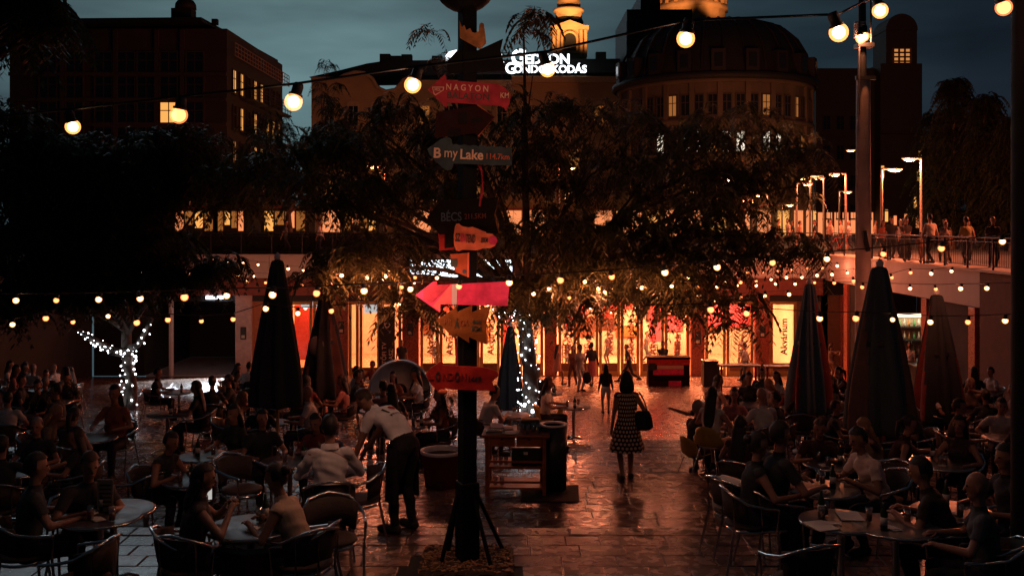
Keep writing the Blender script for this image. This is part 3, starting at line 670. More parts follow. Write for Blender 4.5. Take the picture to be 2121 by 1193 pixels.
windows(rb, None, m_lb2, .72, 1.75, sp_, .1)
for c_ in range(13):
    a = R(-174 + c_ * 15.2); MB().box((math.cos(a) * (Rr + .1), math.sin(a) * (Rr + .1), ze / 2), (.3, .45, ze - .2), rz=a).build('pilaster', m_rb, rb)
ab = thing('dark_office_block', 'plain dark block rising left of the rounded building', 'building', (X(1395, 112), 108, 0))
MB().bb(X(1290, 112) - X(1395, 112), X(1420, 112) - X(1395, 112), 0, 12, 0, Zp(36, 112)).build('wall', m_roof, ab)
MB().bb(X(1322, 112) - X(1395, 112), X(1362, 112) - X(1395, 112), 2, 12, Zp(36, 112), Zp(-6, 112)).build('upper_wall', m_roof, ab)
lb_ = MB()
for k_ in range(14): lb_.bb(-5.75, -5.55, -.2, -.1, 8 + k_ * 1.0, 8.15 + k_ * 1.0)
lb_.bb(-5.8, -5.75, -.2, -.1, 7, 23.5); lb_.build('ladder', m_dark, ab)
lo = thing('low_dark_block', 'low dark block between the rounded building and the slim tower', 'building', (0, 118, 0))
MB().bb(X(1690, 118), X(1836, 118), 0, 14, 0, Zp(142, 118)).build('wall', m_lb2, lo)
windows(lo, None, m_lb2, .8, 1.6, [(wm(X(q, 118), -.02, z), m_pane) for q in (1712, 1740, 1768, 1796, 1822) for z in (3, 6.5, 10, 13.5)])
# slim brick tower with round head
dw = 116.0; tw = thing('round_headed_tower', 'slim dark tower with a round head and an orange grid window', 'tower', (X(1866, dw), dw, 0)); k = dw / F
MB().bb(-42 * k, 44 * k, 0, 5, 0, Zp(132, dw)).build('base', m_lb2, tw)
MB().bb(-32 * k, 32 * k, -.2, 4, Zp(132, dw), Zp(64, dw)).build('shaft', m_lb2, tw)
MB().prism([(math.cos(t_) * 33 * k, Zp(64, dw) + math.sin(t_) * 34 * k) for t_ in np.linspace(math.pi, 0, 15)][::-1], -.3, 4).build('round_head', m_lb2, tw)
MB().bb(-18 * k, 18 * k, -.24, -.21, Zp(131, dw), Zp(103, dw)).build('grid_window', EM('tower_window', (1, .38, .10), .6), tw)
for q in range(4): MB().bb((-18 + q * 12 - 1.8) * k, (-18 + q * 12 + 1.8) * k, -.4, -.25, Zp(133, dw), Zp(101, dw)).build('mullion', M('tower_bar', (.3, .12, .05)), tw)
for q in (112, 121, 130): MB().bb(-18 * k, 18 * k, -.36, -.25, Zp(q, dw), Zp(q, dw) + .18).build('transom', m_lb2, tw)
for z in (3, 6, 9, 12): MB().bb(-44 * k, 48 * k, -.8, -.01, z, z + .15).build('ledge', m_lb2, tw)
for (q, z, mt) in ((-38, 7.6, m_lit), (36, 7.2, m_lit), (40, 9.3, m_lit), (30, 4.0, m_lit), (-30, 2.5, m_lit), (10, 2.0, m_shop), (-12, 1.8, m_shop), (34, 1.8, m_shop)):
    MB().bb((q - 3) * k, (q + 3) * k, -.06, -.02, z - .7, z + .7).build('window', mt, tw)

# ------------------------------------------------------------------ street lamps on the upper level
m_head = EM('sodium_lens', (1, .36, .10), 3.2, base=(.7, .7, .7)); m_pole = M('lamp_pole', (.22, .18, .15), rough=.5, metal=.4)
FARC = (1, .40, .16)
def street_lamp(label, px, py, d, side=-1, power=260, double=False):
    z = Zp(py, d); t_ = thing('street_lamp', label, 'street lamp', (X(px, d), d, 0), 0, 'street lamps on the upper level')
    MB().cyl((0, 0, 0), (0, 0, z), .085, .055, 10).build('pole', m_pole, t_); MB().lathe([(.16, 0), (.16, .3), (.09, .4)], 10).build('base', m_pole, t_)
    for s in ((-1, 1) if double else (side,)):
        h = MB(); h.bb(min(0, s * 1.0), max(0, s * 1.0), -.1, .1, z, z + .09); h.build('head', m_pole, t_, bevel=.03)
        MB().ell((s * .62, 0, z - .03), (.33, .09, .07), 12, 6).build('lens', m_head, t_)
        lamp('POINT', (s * .62, -.05, z - .2), power, FARC if d > 60 else SODIUM, t_, .12)
street_lamp('tall street lamp with a flat head beside the right-hand tree line', 1908, 330, 52, -1, 2600)
street_lamp('street lamp left of the thick mast', 1752, 362, 56, -1, 1400)
street_lamp('short street lamp with a glaring head just right of the thick mast', 1826, 352, 47.5, 1, 3000)
street_lamp('small paired street lamp by the rounded building', 1678, 370, 66, 1, 220, True)
street_lamp('far street lamp half hidden by foliage at the rounded building', 1590, 405, 72, -1, 200)
street_lamp('far street lamp close to the mast at the tower foot', 1778, 312, 78, -1, 300)
street_lamp('street lamp in front of the left corner block', 392, 385, 66.5, 1, 60)
street_lamp('street lamp behind the left foliage near the cream building', 540, 420, 80, -1, 160)
street_lamp('street lamp in front of the cream gable', 745, 418, 96, 1, 260)
street_lamp('street lamp behind the sign post in front of the shops', 905, 415, 92, -1, 200)
street_lamp('street lamp behind the middle tree', 1170, 400, 88, 1, 220)
street_lamp('street lamp in front of the rounded building corner', 1420, 398, 74, 1, 140)

street_lamp('street lamp standing on the right deck beyond the edge of the picture', 2205, 315, 37, -1, 1500)

street_lamp('street lamp glinting through the crown above the right doors', 1157, 347, 51.5, 1, 700)
street_lamp('street lamp glinting through the crown left of the sign post', 798, 345, 51.5, -1, 500)
street_lamp('street lamp glinting through the crown before the rounded building', 1484, 372, 51.5, 1, 700)

for i_, (q, y_, d_) in enumerate(((1650, 382, 60.5), (1706, 366, 68), (1738, 398, 75), (1560, 415, 64), (1620, 425, 80))):
    street_lamp(['orange lamp nearest the right foliage gap', 'orange lamp between the paired lamp and the mast', 'low orange lamp just left of the mast', 'orange lamp seen through the right crown', 'low far orange lamp in the right foliage gap'][i_], q, y_, d_, -1 if i_ % 2 else 1, 260)
for i_, q in enumerate(range(1694, 1832, 17)): MB().bb(X(q, 118), X(q + 12, 118), -.08, -.03, .3, 2.9).build('shop_window', m_shop, lo)

for i_, (q, w_) in enumerate(((402, 1.5), (478, 1.1), (590, 1.6), (745, 1.3))):
    kk_ = thing('street_kiosk', ['orange-lit street kiosk behind the left tree', 'small orange-lit kiosk right of the left tree', 'orange-lit kiosk above the left parasol', 'orange-lit kiosk left of the sign post'][i_], 'kiosk', (X(q, 66), 66, .004))
    MB().bb(-w_, w_, .0, 2.0, 0, 2.6).build('booth', m_lb2, kk_); MB().bb(-w_ - .3, w_ + .3, -.7, 2.1, 2.605, 2.75).build('roof', mr_, kk_); MB().bb(-w_ + .15, w_ - .15, -.35, -.01, .95, 1.02).build('counter', m_kick, kk_)
    for j_ in range(4): MB().bb(-w_ + .2 + j_ * (2 * w_ - .4) / 4 + .06, -w_ + .2 + (j_ + 1) * (2 * w_ - .4) / 4 - .06, -.04, -.006, (1.1, 1.5, 1.3)[j_ % 3], 2.4).build('lit_window', [m_shop, m_lit2, m_lit, m_lit2][(j_ + i_) % 4], kk_)
# ------------------------------------------------------------------ trees with drooping feathery leaves
def make_frond(r, L_=.8, pairs=9):
    V = []; Q = []; a = r.uniform(0, 2 * np.pi); el = r.uniform(.25, 1.15); droop = r.uniform(.75, 1.35)
    h = np.array([np.cos(a), np.sin(a), 0]); lat = np.array([-np.sin(a), np.cos(a), 0])
    def pos(t): return h * L_ * (np.cos(el) * t * (1 - .28 * t)) + np.array([0, 0, 1]) * L_ * (np.sin(el) * t - droop * t * t * .85)
    prev = None
    for i in range(6):
        t = i / 5; p = pos(t); w = .006 * (1 - t * .6); V += [p - lat * w, p + lat * w]
        if i: n = len(V); Q.append([n - 4, n - 3, n - 1, n - 2])
    for i in range(pairs):
        t = .14 + .86 * i / (pairs - 1); p = pos(t); d = pos(min(1, t + .03)) - pos(t - .03); d /= np.linalg.norm(d)
        for s in (-1, 1):
            ll = L_ * .21 * (1 - .45 * abs(t - .5) * 1.3) * r.uniform(.85, 1.1); ww = ll * .27
            dr = s * lat * .8 + d * .55 + np.array([0, 0, -.38 * r.uniform(.5, 1.3)]); dr /= np.linalg.norm(dr)
            sd = np.cross(dr, np.array([0, 0, 1])); sd /= (np.linalg.norm(sd) + 1e-6)
            n = len(V); V += [p, p + dr * ll * .5 + sd * ww * .5, p + dr * ll, p + dr * ll * .5 - sd * ww * .5]; Q.append([n, n + 1, n + 2, n + 3])
    return np.array(V), np.array(Q)
tufts = []
for k in range(9):
    Vs = []; Qs = []; o_ = 0
    for j in range(9):
        v, q = make_frond(rng, rng.uniform(.6, 1.0), 9); Vs.append(v); Qs.append(q + o_); o_ += len(v)
    tufts.append((np.concatenate(Vs), np.concatenate(Qs)))
def crown_mesh(pts, scales, mat, name='crown'):
    Vs = []; Qs = []; o_ = 0
    for p, s in zip(pts, scales):
        V, Q = tufts[rng.integers(len(tufts))]; a = rng.uniform(0, 6.28); c_, s_ = np.cos(a), np.sin(a)
        v = V * s; v = np.stack([v[:, 0] * c_ - v[:, 1] * s_, v[:, 0] * s_ + v[:, 1] * c_, v[:, 2]], 1) + p
        Vs.append(v); Qs.append(Q + o_); o_ += len(v)
    return bigmesh(name, np.concatenate(Vs), np.concatenate(Qs), mat)
m_bark = M('bark', (.10, .075, .06), rough=.9, var=.35, scale=9, bump=.7, bscale=30)
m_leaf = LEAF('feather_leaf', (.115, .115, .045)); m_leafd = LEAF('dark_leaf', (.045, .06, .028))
def tree(name, label, base, fork, lobes, trunk_r, mat=m_leaf, tscale=1.2, lean=(0, 0), dens=2.0):
    """lobes: (px, py, d, rx px, ry px, rdepth m, tufts)"""
    base = Vector(base); t_ = thing(name, label, 'tree', base)
    top = base + Vector((lean[0], lean[1], fork)); loc = lambda p: Vector(p) - base
    pts = [base + (top - base) * u + Vector((.08 * math.sin(u * 5), .05 * math.sin(u * 7 + 1), 0)) for u in np.linspace(0, 1, 8)]
    MB().tube([loc(p) for p in pts], trunk_r, 12, r1=trunk_r * .72).build('trunk', m_bark, t_)
    P = []; S = []
    for (px, py, d, rx, ry, rd, n) in lobes:
        n = int(n * dens)
        c_ = W(px, py, d); k = d / F
        mid = top.lerp(c_, .5) + Vector((0, 0, .25 * (c_ - top).length * .6)); lm = MB(); end = c_ + Vector((0, 0, -.2))
        bez = [loc(top * (1 - u) ** 2 + mid * 2 * u * (1 - u) + end * u * u) for u in np.linspace(0, 1, 8)]
        lm.tube(bez, trunk_r * .42, 7, r1=trunk_r * .1)
        for i in range(n):
            v = rng.normal(size=3); v /= np.linalg.norm(v); rr = rng.uniform(.35, 1.0) ** .5
            p = np.array(c_) + v * rr * np.array([rx * k, rd, ry * k])
            P.append(p - np.array(base)); S.append(tscale * rng.uniform(.75, 1.3))
            if i % 3 == 0:
                q0 = bez[int(rng.integers(3, 8))]; q1 = Vector(p - np.array(base)); qm = q0.lerp(q1, .5) + Vector((0, 0, .15 * (q1 - q0).length))
                lm.tube([q0, qm, q1], .018, 4, r1=.006)
        lm.build('limb', m_bark, t_)
    link('crown', crown_mesh(P, S, mat), t_)
    return t_
bC = GD(1093, 24.3)
tC = tree('feathery_tree', 'large feathery tree with white fairy lights on its trunk in the middle', bC, 3.0, [
    (700, 570, 22.5, 80, 40, 1.4, 16), (800, 540, 22.5, 110, 50, 1.6, 26), (700, 410, 24, 90, 50, 1.8, 18), (860, 410, 24.5, 130, 50, 2.0, 26), (830, 300, 26, 170, 80, 2.4, 52), (640, 340, 26, 130, 70, 2.0, 44), (520, 390, 27, 110, 50, 1.8, 30),
    (1010, 330, 25, 140, 100, 2.2, 44), (1080, 225, 25, 110, 40, 1.5, 10), (1120, 490, 23.5, 120, 70, 2.0, 36), (1230, 320, 25, 160, 110, 2.6, 54),
    (1290, 510, 22.5, 150, 70, 2.0, 48), (1200, 610, 22.8, 120, 50, 1.4, 36), (1090, 625, 23.4, 80, 45, 1.2, 20), (1420, 380, 24, 140, 120, 2.6, 48),
    (1370, 610, 23, 100, 45, 1.4, 26), (1500, 320, 25.5, 150, 90, 2.4, 38), (1550, 470, 23.5, 110, 60, 1.8, 18), (1650, 370, 24.5, 80, 60, 1.8, 12), (960, 605, 26, 90, 20, 1.0, 5), (1480, 560, 22.6, 80, 50, 1.2, 14),
    (1085, 62, 24, 55, 25, .8, 4), (890, 110, 24, 30, 40, .6, 3), (860, 640, 22.5, 50, 45, .9, 12), (1530, 650, 21.5, 18, 50, .4, 5), (1620, 520, 22.5, 100, 30, 1.0, 9)], .23, dens=1.0, tscale=1.3)
bL = GD(266, 29.5)
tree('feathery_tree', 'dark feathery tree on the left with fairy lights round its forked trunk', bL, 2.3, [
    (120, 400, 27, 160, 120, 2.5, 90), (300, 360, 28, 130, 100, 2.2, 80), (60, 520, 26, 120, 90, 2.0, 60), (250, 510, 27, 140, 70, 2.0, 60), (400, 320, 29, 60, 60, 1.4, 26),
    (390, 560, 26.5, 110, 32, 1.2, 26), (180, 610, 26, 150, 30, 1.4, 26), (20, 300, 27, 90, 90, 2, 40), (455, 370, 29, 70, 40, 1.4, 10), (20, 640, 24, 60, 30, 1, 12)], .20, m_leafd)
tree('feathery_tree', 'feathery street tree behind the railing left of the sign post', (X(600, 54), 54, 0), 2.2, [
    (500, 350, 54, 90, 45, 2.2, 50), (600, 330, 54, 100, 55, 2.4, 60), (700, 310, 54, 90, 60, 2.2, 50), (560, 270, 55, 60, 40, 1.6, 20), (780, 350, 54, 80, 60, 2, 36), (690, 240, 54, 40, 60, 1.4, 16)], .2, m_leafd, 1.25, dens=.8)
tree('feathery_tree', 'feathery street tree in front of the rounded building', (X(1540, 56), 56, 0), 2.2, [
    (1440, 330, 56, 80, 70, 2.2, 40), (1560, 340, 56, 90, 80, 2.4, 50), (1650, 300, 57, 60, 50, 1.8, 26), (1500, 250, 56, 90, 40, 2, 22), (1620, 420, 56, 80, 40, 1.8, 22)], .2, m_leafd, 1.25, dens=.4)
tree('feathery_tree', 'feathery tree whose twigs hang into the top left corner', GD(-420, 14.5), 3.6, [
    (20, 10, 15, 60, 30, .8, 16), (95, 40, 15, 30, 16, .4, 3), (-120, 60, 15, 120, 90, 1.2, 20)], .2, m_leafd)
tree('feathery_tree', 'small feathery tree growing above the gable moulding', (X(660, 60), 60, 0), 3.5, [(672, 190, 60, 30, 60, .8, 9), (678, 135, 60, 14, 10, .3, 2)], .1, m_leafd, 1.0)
# dark park trees at the right edge
def dense_tree(label, px, base_d, h_py, wpx, n, lean=0):
    b0 = Vector((X(px, base_d), base_d, 0)); H_ = Zp(h_py, base_d); t_ = thing('park_tree', label, 'tree', b0, 0, 'dark park trees beyond the deck')
    MB().tube([(0, 0, 0), (.1, 0, H_ * .4), (0, .1, H_ * .95)], .28, 8, r1=.05).build('trunk', m_bark, t_)
    P = []; S = []; w = wpx * base_d / F
    for i in range(n):
        u = rng.uniform(0.12, 1); rad = w * (1 - u) ** .6 * (0.5 + .5 * abs(math.sin(u * 9 + px))); a = rng.uniform(0, 6.28); q = rng.uniform(.4, 1)
        P.append(np.array([math.cos(a) * rad * q, math.sin(a) * rad * q, H_ * u])); S.append(rng.uniform(1.6, 2.4))
    link('crown', crown_mesh(P, S, LEAF('park_leaf', (.018, .026, .013))), t_)
dense_tree('dark park tree with a pointed top right of the tall street lamp', 1975, 62, 172, 62, 170)
dense_tree('taller dark park tree behind the strolling people on the right', 2040, 60, 205, 60, 170)
dense_tree('dark park tree at the right edge behind the deck', 2100, 58, 250, 80, 170)
dense_tree('dark park tree between the slim tower and the pointed tree', 1935, 70, 240, 50, 130)
# potted palm-like plants
def pot_plant(label, loc, s=1.0, n=3):
    t_ = thing('potted_plant', label, 'plant', loc)
    MB().lathe([(0, 0), (.22 * s, 0), (.30 * s, .5 * s), (.33 * s, .5 * s), (.33 * s, .55 * s), (.28 * s, .55 * s), (.27 * s, .48 * s), (0, .48 * s)], 16).build('pot', M('dark_pot', (.09, .05, .04), rough=.5), t_)
    st = MB()
    for k in range(n): st.tube([(0, 0, .45 * s), (.05 * k, .04, .9 * s), (.16 * (k - 1) * s, .05 * k, 1.15 * s)], .02 * s, 5)
    st.build('stem', m_bark, t_)
    link('foliage', crown_mesh([np.array([.16 * (k - 1) * s, .05 * k, (1.15 + .1 * k) * s]) for k in range(n)], [.7 * s] * n, m_leaf), t_)
pot_plant('potted plant with orange-lit leaves at the far left tables', GD(105, 19), .95)
pot_plant('potted plant beside the round tub near the bending waiter', GD(905, 18.2), .8, 4)

# fairy lights wound on the two trunks
m_fairy = EM('fairy_led', (.85, .93, 1), 14.0, True)
fairy_me = MB().ell((0, 0, 0), 1, 6, 4).mesh('led', m_fairy)
def fairy(label, path, rad, n, px_r, extra=()):
    p0 = Vector(path[0]); t_ = thing('fairy_lights', label, 'fairy lights', p0); path = [Vector(p) for p in path]; w = []
    L_ = len(path) - 1; wire = MB(); pts = []
    for i in range(n):
        u = i / (n - 1) * L_; k = min(int(u), L_ - 1); c_ = path[k].lerp(path[k + 1], u - k); a = i * 1.9 + random.uniform(-.5, .5)
        rr = (rad[k] + (rad[k + 1] - rad[k]) * (u - k)) + .02
        p = c_ + Vector((math.cos(a) * rr, math.sin(a) * rr, random.uniform(-.06, .06))) - p0; pts.append(p)
        if random.random() < .5: o = link('led', fairy_me, t_, p); o.scale = [px_r * random.uniform(.65, 1.25)] * 3
        else:
            o = link('led', fairy_me, t_, p + Vector((random.uniform(-.05, .05), -.03, 0))); o.scale = [px_r * random.uniform(.4, .8)] * 3
    wire.tube(pts, .004, 4); wire.build('wire', m_dark, t_)
fairy('white fairy lights wound round the trunk of the middle tree', [bC + Vector((0, 0, z)) for z in (.5, 1.2, 2.0, 2.9)] + [W(1060, 665, 24), W(1030, 640, 24)], [.26, .24, .22, .2, .16, .1], 105, .022)
fairy('bright knot of white fairy lights at the foot of the middle trunk', [bC + Vector((0, -.05, .42)), bC + Vector((0, -.05, .62))], [.22, .22], 16, .032)
fairy('white fairy lights up the left trunk and along its leaning limb', [bL + Vector((0, 0, z)) for z in (.2, 1.0, 1.75)] + [W(235, 728, 29), W(205, 712, 29), W(168, 690, 29)], [.22, .2, .19, .17, .14, .1], 90, .027)
fairy('few white fairy lights on the right limb of the left tree', [W(268, 735, 29), W(290, 712, 29), W(308, 676, 29)], [.12, .1, .1], 14, .028)
lim = MB(); lim.tube([(0, 0, 1.7), tuple(W(235, 728, 29) - bL), tuple(W(160, 684, 29) - bL)], .17, 8, r1=.08); lim.tube([(0, 0, 1.8), tuple(W(285, 715, 29) - bL), tuple(W(315, 660, 29) - bL)], .12, 8, r1=.06)
lim.build('limb', m_bark, bpy.data.objects['feathery_tree.001'])

# clipped hedge behind the railing, left of the sign post
hg = thing('hedge', 'dark clipped hedge behind the railing above the left fascia', 'hedge', (X(590, 51.2), 51.2, .004))
hw_ = 340 * 51.2 / F; P = []; S = []
for i in range(420): P.append(np.array([rng.uniform(-hw_, hw_), rng.uniform(-.35, .35), rng.uniform(.25, 1.25)])); S.append(rng.uniform(.35, .6))
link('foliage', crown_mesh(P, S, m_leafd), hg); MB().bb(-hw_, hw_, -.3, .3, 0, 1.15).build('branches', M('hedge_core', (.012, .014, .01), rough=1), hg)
# ------------------------------------------------------------------ sign post with arrow boards
DS = 10.28; SS = F / DS; PX0 = 968.0
post = thing('sign_post', 'tall dark post carrying painted arrow boards in the foreground', 'sign post', (X(PX0, DS), DS, zf(DS)))
m_post = M('post_black', (.006, .006, .007), rough=.7, var=.2, spec=.2)
def sz(py): return Zp(py, DS) - zf(DS)
def sxp(px): return (px - PX0) / SS
po = MB(); hh = .078; po.box((0, 0, sz(5) / 2), (hh * 2, hh * 2, sz(5))); p_ = po.build('post', m_post, post, bevel=.008); p_.rotation_euler = (0, 0, R(24))
p2 = MB().box((0, 0, .42), (.2, .2, .84)).build('sleeve', m_post, post, bevel=.01); p2.rotation_euler = (0, 0, R(24))
MB().lathe([(0, -.335)] + [(.335 * math.cos(a), .335 * math.sin(a)) for a in np.linspace(-1.4, 1.5, 14)] + [(0, .335)], 28, (sxp(963), 0, sz(-40))).build('globe', M('globe_black', (.008, .009, .01), rough=.7), post)
for (px, py, yo) in ((915, 1172, -.12), (1018, 1172, -.22), (1041, 1146, .32), (925, 1150, .25)):
    MB().tube([(sxp(970 if px > 968 else 958), 0, sz(985)), (sxp(px), yo, .03)], .022, 6).build('strut', m_post, post)
def red(n, c, **k): return M(n, c, rough=.6, var=.28, scale=9, bump=.25, spec=.12, **k)
m_red = red('sign_red', (.50, .045, .07)); m_dred = red('sign_dark_red', (.026, .004, .003)); m_teal = red('sign_teal', (.055, .085, .10)); m_orange = red('sign_orange', (.78, .20, .10))
m_pink = red('sign_pink', (.70, .055, .16)); m_pinkl = red('sign_pink_light', (.85, .14, .16)); m_gold = red('sign_gold', (.24, .085, .022)); m_fish = red('sign_fish', (.48, .035, .03)); m_wood = M('sign_wood', (.55, .24, .08), rough=.7, var=.4, scale=12)
m_brn = red('sign_brown', (.010, .006, .005)); m_cr_ = M('letter_cream', (.95, .66, .46), var=0); m_lbl = M('letter_dark', (.05, .03, .035), var=0); m_grn = M('letter_green', (.05, .07, .05), var=0)
def board(name, poly, mat, y=-.12, yaw=0.0, th=.025):
    o = MB().prism([(sxp(a), sz(q)) for a, q in poly][::-1] if False else [(sxp(a), sz(q)) for a, q in poly], y, y + th).build(name, mat, post)
    o.rotation_euler = (0, 0, R(yaw)); return o
def btext(o, s, px, py, hpx, mat, y, rot=0.0, bold=.01, w=None):
    t_ = text(s, hpx / .72 / SS, mat, o, (sxp(px), y - .004, sz(py)), (R(90), R(rot), 0), bold=bold)
    if w:
        xs = [v.co.x for v in t_.data.vertices]; a, b_ = min(xs), max(xs)
        for v in t_.data.vertices: v.co.x = (v.co.x - (a + b_) / 2) * (w / SS) / (b_ - a)
    ys = [v.co.y for v in t_.data.vertices]; a, b_ = min(ys), max(ys)
    for v in t_.data.vertices: v.co.y = (v.co.y - (a + b_) / 2) * (hpx / SS) / (b_ - a)
    return t_
def patch(o, name, poly, mat, y): return MB().prism([(sxp(a), sz(q)) for a, q in poly], y - .006, y - .001).build(name, mat, o)
# red arrow
b1 = board('arrow_board', [(888, 189), (924, 158), (927, 170), (1030, 178), (1046, 186), (1056, 196), (1058, 205), (1055, 218), (1048, 234), (1044, 226), (1036, 223), (928, 216), (927, 228)][::-1], m_red, -.13)
btext(b1, 'N A G Y O N', 969, 186, 13, m_cr_, -.13, 3, .014, 86); btext(b1, 'BALATON', 971, 203, 14, m_grn, -.13, 3, .012, 86); btext(b1, 'KM', 1045.5, 201.5, 11, m_cr_, -.13, 2, .008, 17)
patch(b1, 'badge', [(897, 184), (922, 184), (921, 191), (904, 202), (900, 198)][::-1], m_cr_, -.13); patch(b1, 'badge_field', [(899, 186), (919.5, 186), (919, 190.5), (904, 199.5), (902, 197)][::-1], m_red, -.136)
btext(b1, 'MOL', 909, 190, 5.5, m_cr_, -.142, 3, .02, 13)
# dark arrow pointing right
b2 = board('arrow_board', [(905, 236), (990, 221), (1025, 246), (991, 285), (985, 279), (902, 288)][::-1], m_dred, -.11)
MB().tube([(sxp(990), -.12, sz(221)), (sxp(1025), -.12, sz(246)), (sxp(991), -.12, sz(285))], .006, 5).build('bright_edge', m_orange, b2)
patch(b2, 'window_mark', [(950, 236), (968, 234), (968, 258), (950, 260)][::-1], m_brn, -.11); patch(b2, 'window_mark', [(978, 248), (1000, 245), (1000, 254), (978, 258)][::-1], m_brn, -.11); patch(b2, 'window_mark', [(928, 270), (955, 268), (955, 284), (928, 286)][::-1], m_brn, -.11)
# B my Lake
top = []
for i in range(28):
    u = i / 27; top.append((939 + 121 * u, 303.5 + 6.5 * u - 3.2 * abs(math.sin(math.pi * (u * 6.6 + .15)))))
b3 = board('arrow_board', ([(888.6, 314), (890, 309), (915, 291), (921, 288), (933, 288), (937, 293)] + top + [(1060, 312), (1060, 345), (941, 341), (939, 349), (935, 353.5), (927, 355), (918, 349), (902, 334), (891, 321)])[::-1], m_teal, -.14)
btext(b3, 'B', 908.3, 319, 21, m_cr_, -.14, 2, .03, 15); btext(b3, 'my', 936, 325, 20, m_cr_, -.14, 2, .004, 27); btext(b3, 'Lake', 978.5, 322.5, 21, m_cr_, -.14, 2, .024, 47); btext(b3, '114.7km', 1032, 326.5, 12, m_orange, -.14, 2, .01, 47)
patch(b3, 'anchor_mark', [(906, 314), (909, 312), (911, 315), (908, 317)][::-1], m_teal, -.146)
# Becs
b4 = board('arrow_board', [(886, 450), (914, 416), (1034, 409), (1025, 446), (1034, 483), (912, 486)][::-1], m_brn, -.10)
btext(b4, 'BÉCS', 936, 447, 23, M('letter_blue', (.05, .08, .13), var=0), -.10, -2, .012, 42); btext(b4, '211.5KM', 985, 448, 11, M('letter_wine', (.16, .035, .025), var=0), -.10, -2, .008, 44)
MB().tube([(sxp(1034), -.10, sz(409)), (sxp(1025), -.10, sz(446)), (sxp(1034), -.10, sz(483))], .006, 5).build('bright_edge', m_gold, b4)  # light on the notched board edge, put into a gold strip
# Szentendre bottle
b5 = board('arrow_board', [(942, 483), (944, 470), (947, 464), (952, 463), (956, 467), (960, 469), (971, 471), (980, 470), (991, 474), (1000, 478), (1007, 480), (1008, 483), (1020, 484), (1027, 490), (1030, 499), (1026, 509), (1017, 513), (1002, 513.5), (995, 516), (987, 518), (971, 517), (960, 516.6), (952, 519.6), (946, 518), (942, 505)][::-1], m_orange, -.15)
for i, (s, mm) in enumerate((('SZ', m_lbl), ('EN', m_pink), ('TEND', m_lbl))): btext(b5, s, (950, 961, 976)[i], (491.5, 492.5, 494)[i], 17, mm, -.15, 3, .014, (10, 10, 19)[i])
btext(b5, '20KM', 1004, 497, 10, m_lbl, -.15, 2, .012, 14)
MB().cyl((sxp(1021.4), -.158, sz(497.8)), (sxp(1021.4), -.1505, sz(497.8)), 9 / SS, n=24).build('red_cap', m_pink, b5)
board('rear_board', [(908, 472), (940, 469), (941, 517), (911, 519)][::-1], m_fish, -.06); board('rear_board', [(922, 482), (940, 480), (941, 512), (922, 514)][::-1], m_brn, -.09)
# small orange tag
b6 = board('tag_board', [(936, 526), (973, 523), (973, 573), (947, 562), (942, 548)][::-1], red('tag_orange', (.45, .10, .04)), -.13, -6)
MB().bb(sxp(972.5), sxp(975), -.14, -.07, sz(573), sz(523)).build('bright_edge', m_orange, b6)  # added strip whose orange stands for light on the tag's right edge
patch(b6, 'green_square', [(937, 536), (951, 535), (951, 552), (938, 553)][::-1], m_grn, -.13); MB().cyl((sxp(966), -.138, sz(561)), (sxp(966), -.131, sz(561)), 4.2 / SS, n=18).build('blue_dot', M('letter_blue'), b6)
# big pink arrow
b7 = board('arrow_board', [(863.5, 609), (906.5, 576), (908, 588), (1056, 581), (1051.5, 631), (915, 628), (914, 645)][::-1], m_pink, -.16)
patch(b7, 'painted_facet', [(880, 596), (907, 582), (908, 588), (935, 587), (897, 624), (880, 617)][::-1], red('sign_pink_dark', (.50, .045, .085)), -.16)
patch(b7, 'painted_facet', [(935, 588), (938, 588), (938, 627.5), (915, 627.5), (914, 643), (899, 631)][::-1], m_pinkl, -.16)
patch(b7, 'white_stripe', [(938.2, 587), (949, 587), (948, 628), (938.2, 628)][::-1], M('stripe_grey', (.55, .48, .52), var=.1), -.16)
# gold fir-shaped arrow
b8 = board('arrow_board', [(905, 661), (947, 633), (948, 644), (979.5, 629), (978.5, 644), (1017.6, 630), (1008, 667), (1009, 710), (973, 695), (973, 706.5), (945, 689), (944.6, 699.5)][::-1], m_gold, -.15)
btext(b8, 'PR', 930, 664, 12, M('letter_rust', (.30, .10, .03), var=0), -.15, 2, .006, 16); btext(b8, 'Á', 948, 666, 20, m_grn, -.15, 2, .02, 9); btext(b8, 'GA', 963, 666, 12, M('letter_rust'), -.15, 2, .006, 16)
btext(b8, '444', 988, 664, 9, m_grn, -.15, 2, .014, 18); btext(b8, 'KM', 988, 677.5, 10.5, m_grn, -.15, 2, .02, 18)
MB().bb(sxp(1009), sxp(1011), -.16, -.09, sz(708), sz(676)).build('bright_edge', m_orange, b8)
# red fish
b9 = board('arrow_board', [(885, 770), (893, 759), (905, 751), (914, 744), (919, 748), (921, 752), (1000, 756), (1025, 762), (1033, 768), (1032, 774), (1020, 785.6), (1027, 804), (1010, 804), (940, 801), (923, 799), (922, 807), (912, 807.5), (901, 797), (889, 782)][::-1], m_fish, -.16)
for s, q in (('L', 896), ('O', 910), ('N', 925), ('D', 936), ('O', 949), ('N', 962)): btext(b9, s, q, 774 + (q - 900) * .02, 20 if s == 'O' else 15, m_lbl if s == 'O' else M('letter_fishred', (.30, .025, .022), var=0), -.16, 2, .04 if s == 'O' else .004, 10)
btext(b9, '1449', 985, 780, 12, m_lbl, -.16, 2, .014, 26); MB().ell((sxp(919), -.17, sz(806)), (.05, .02, .03), 10, 6).build('fin', m_orange, b9)
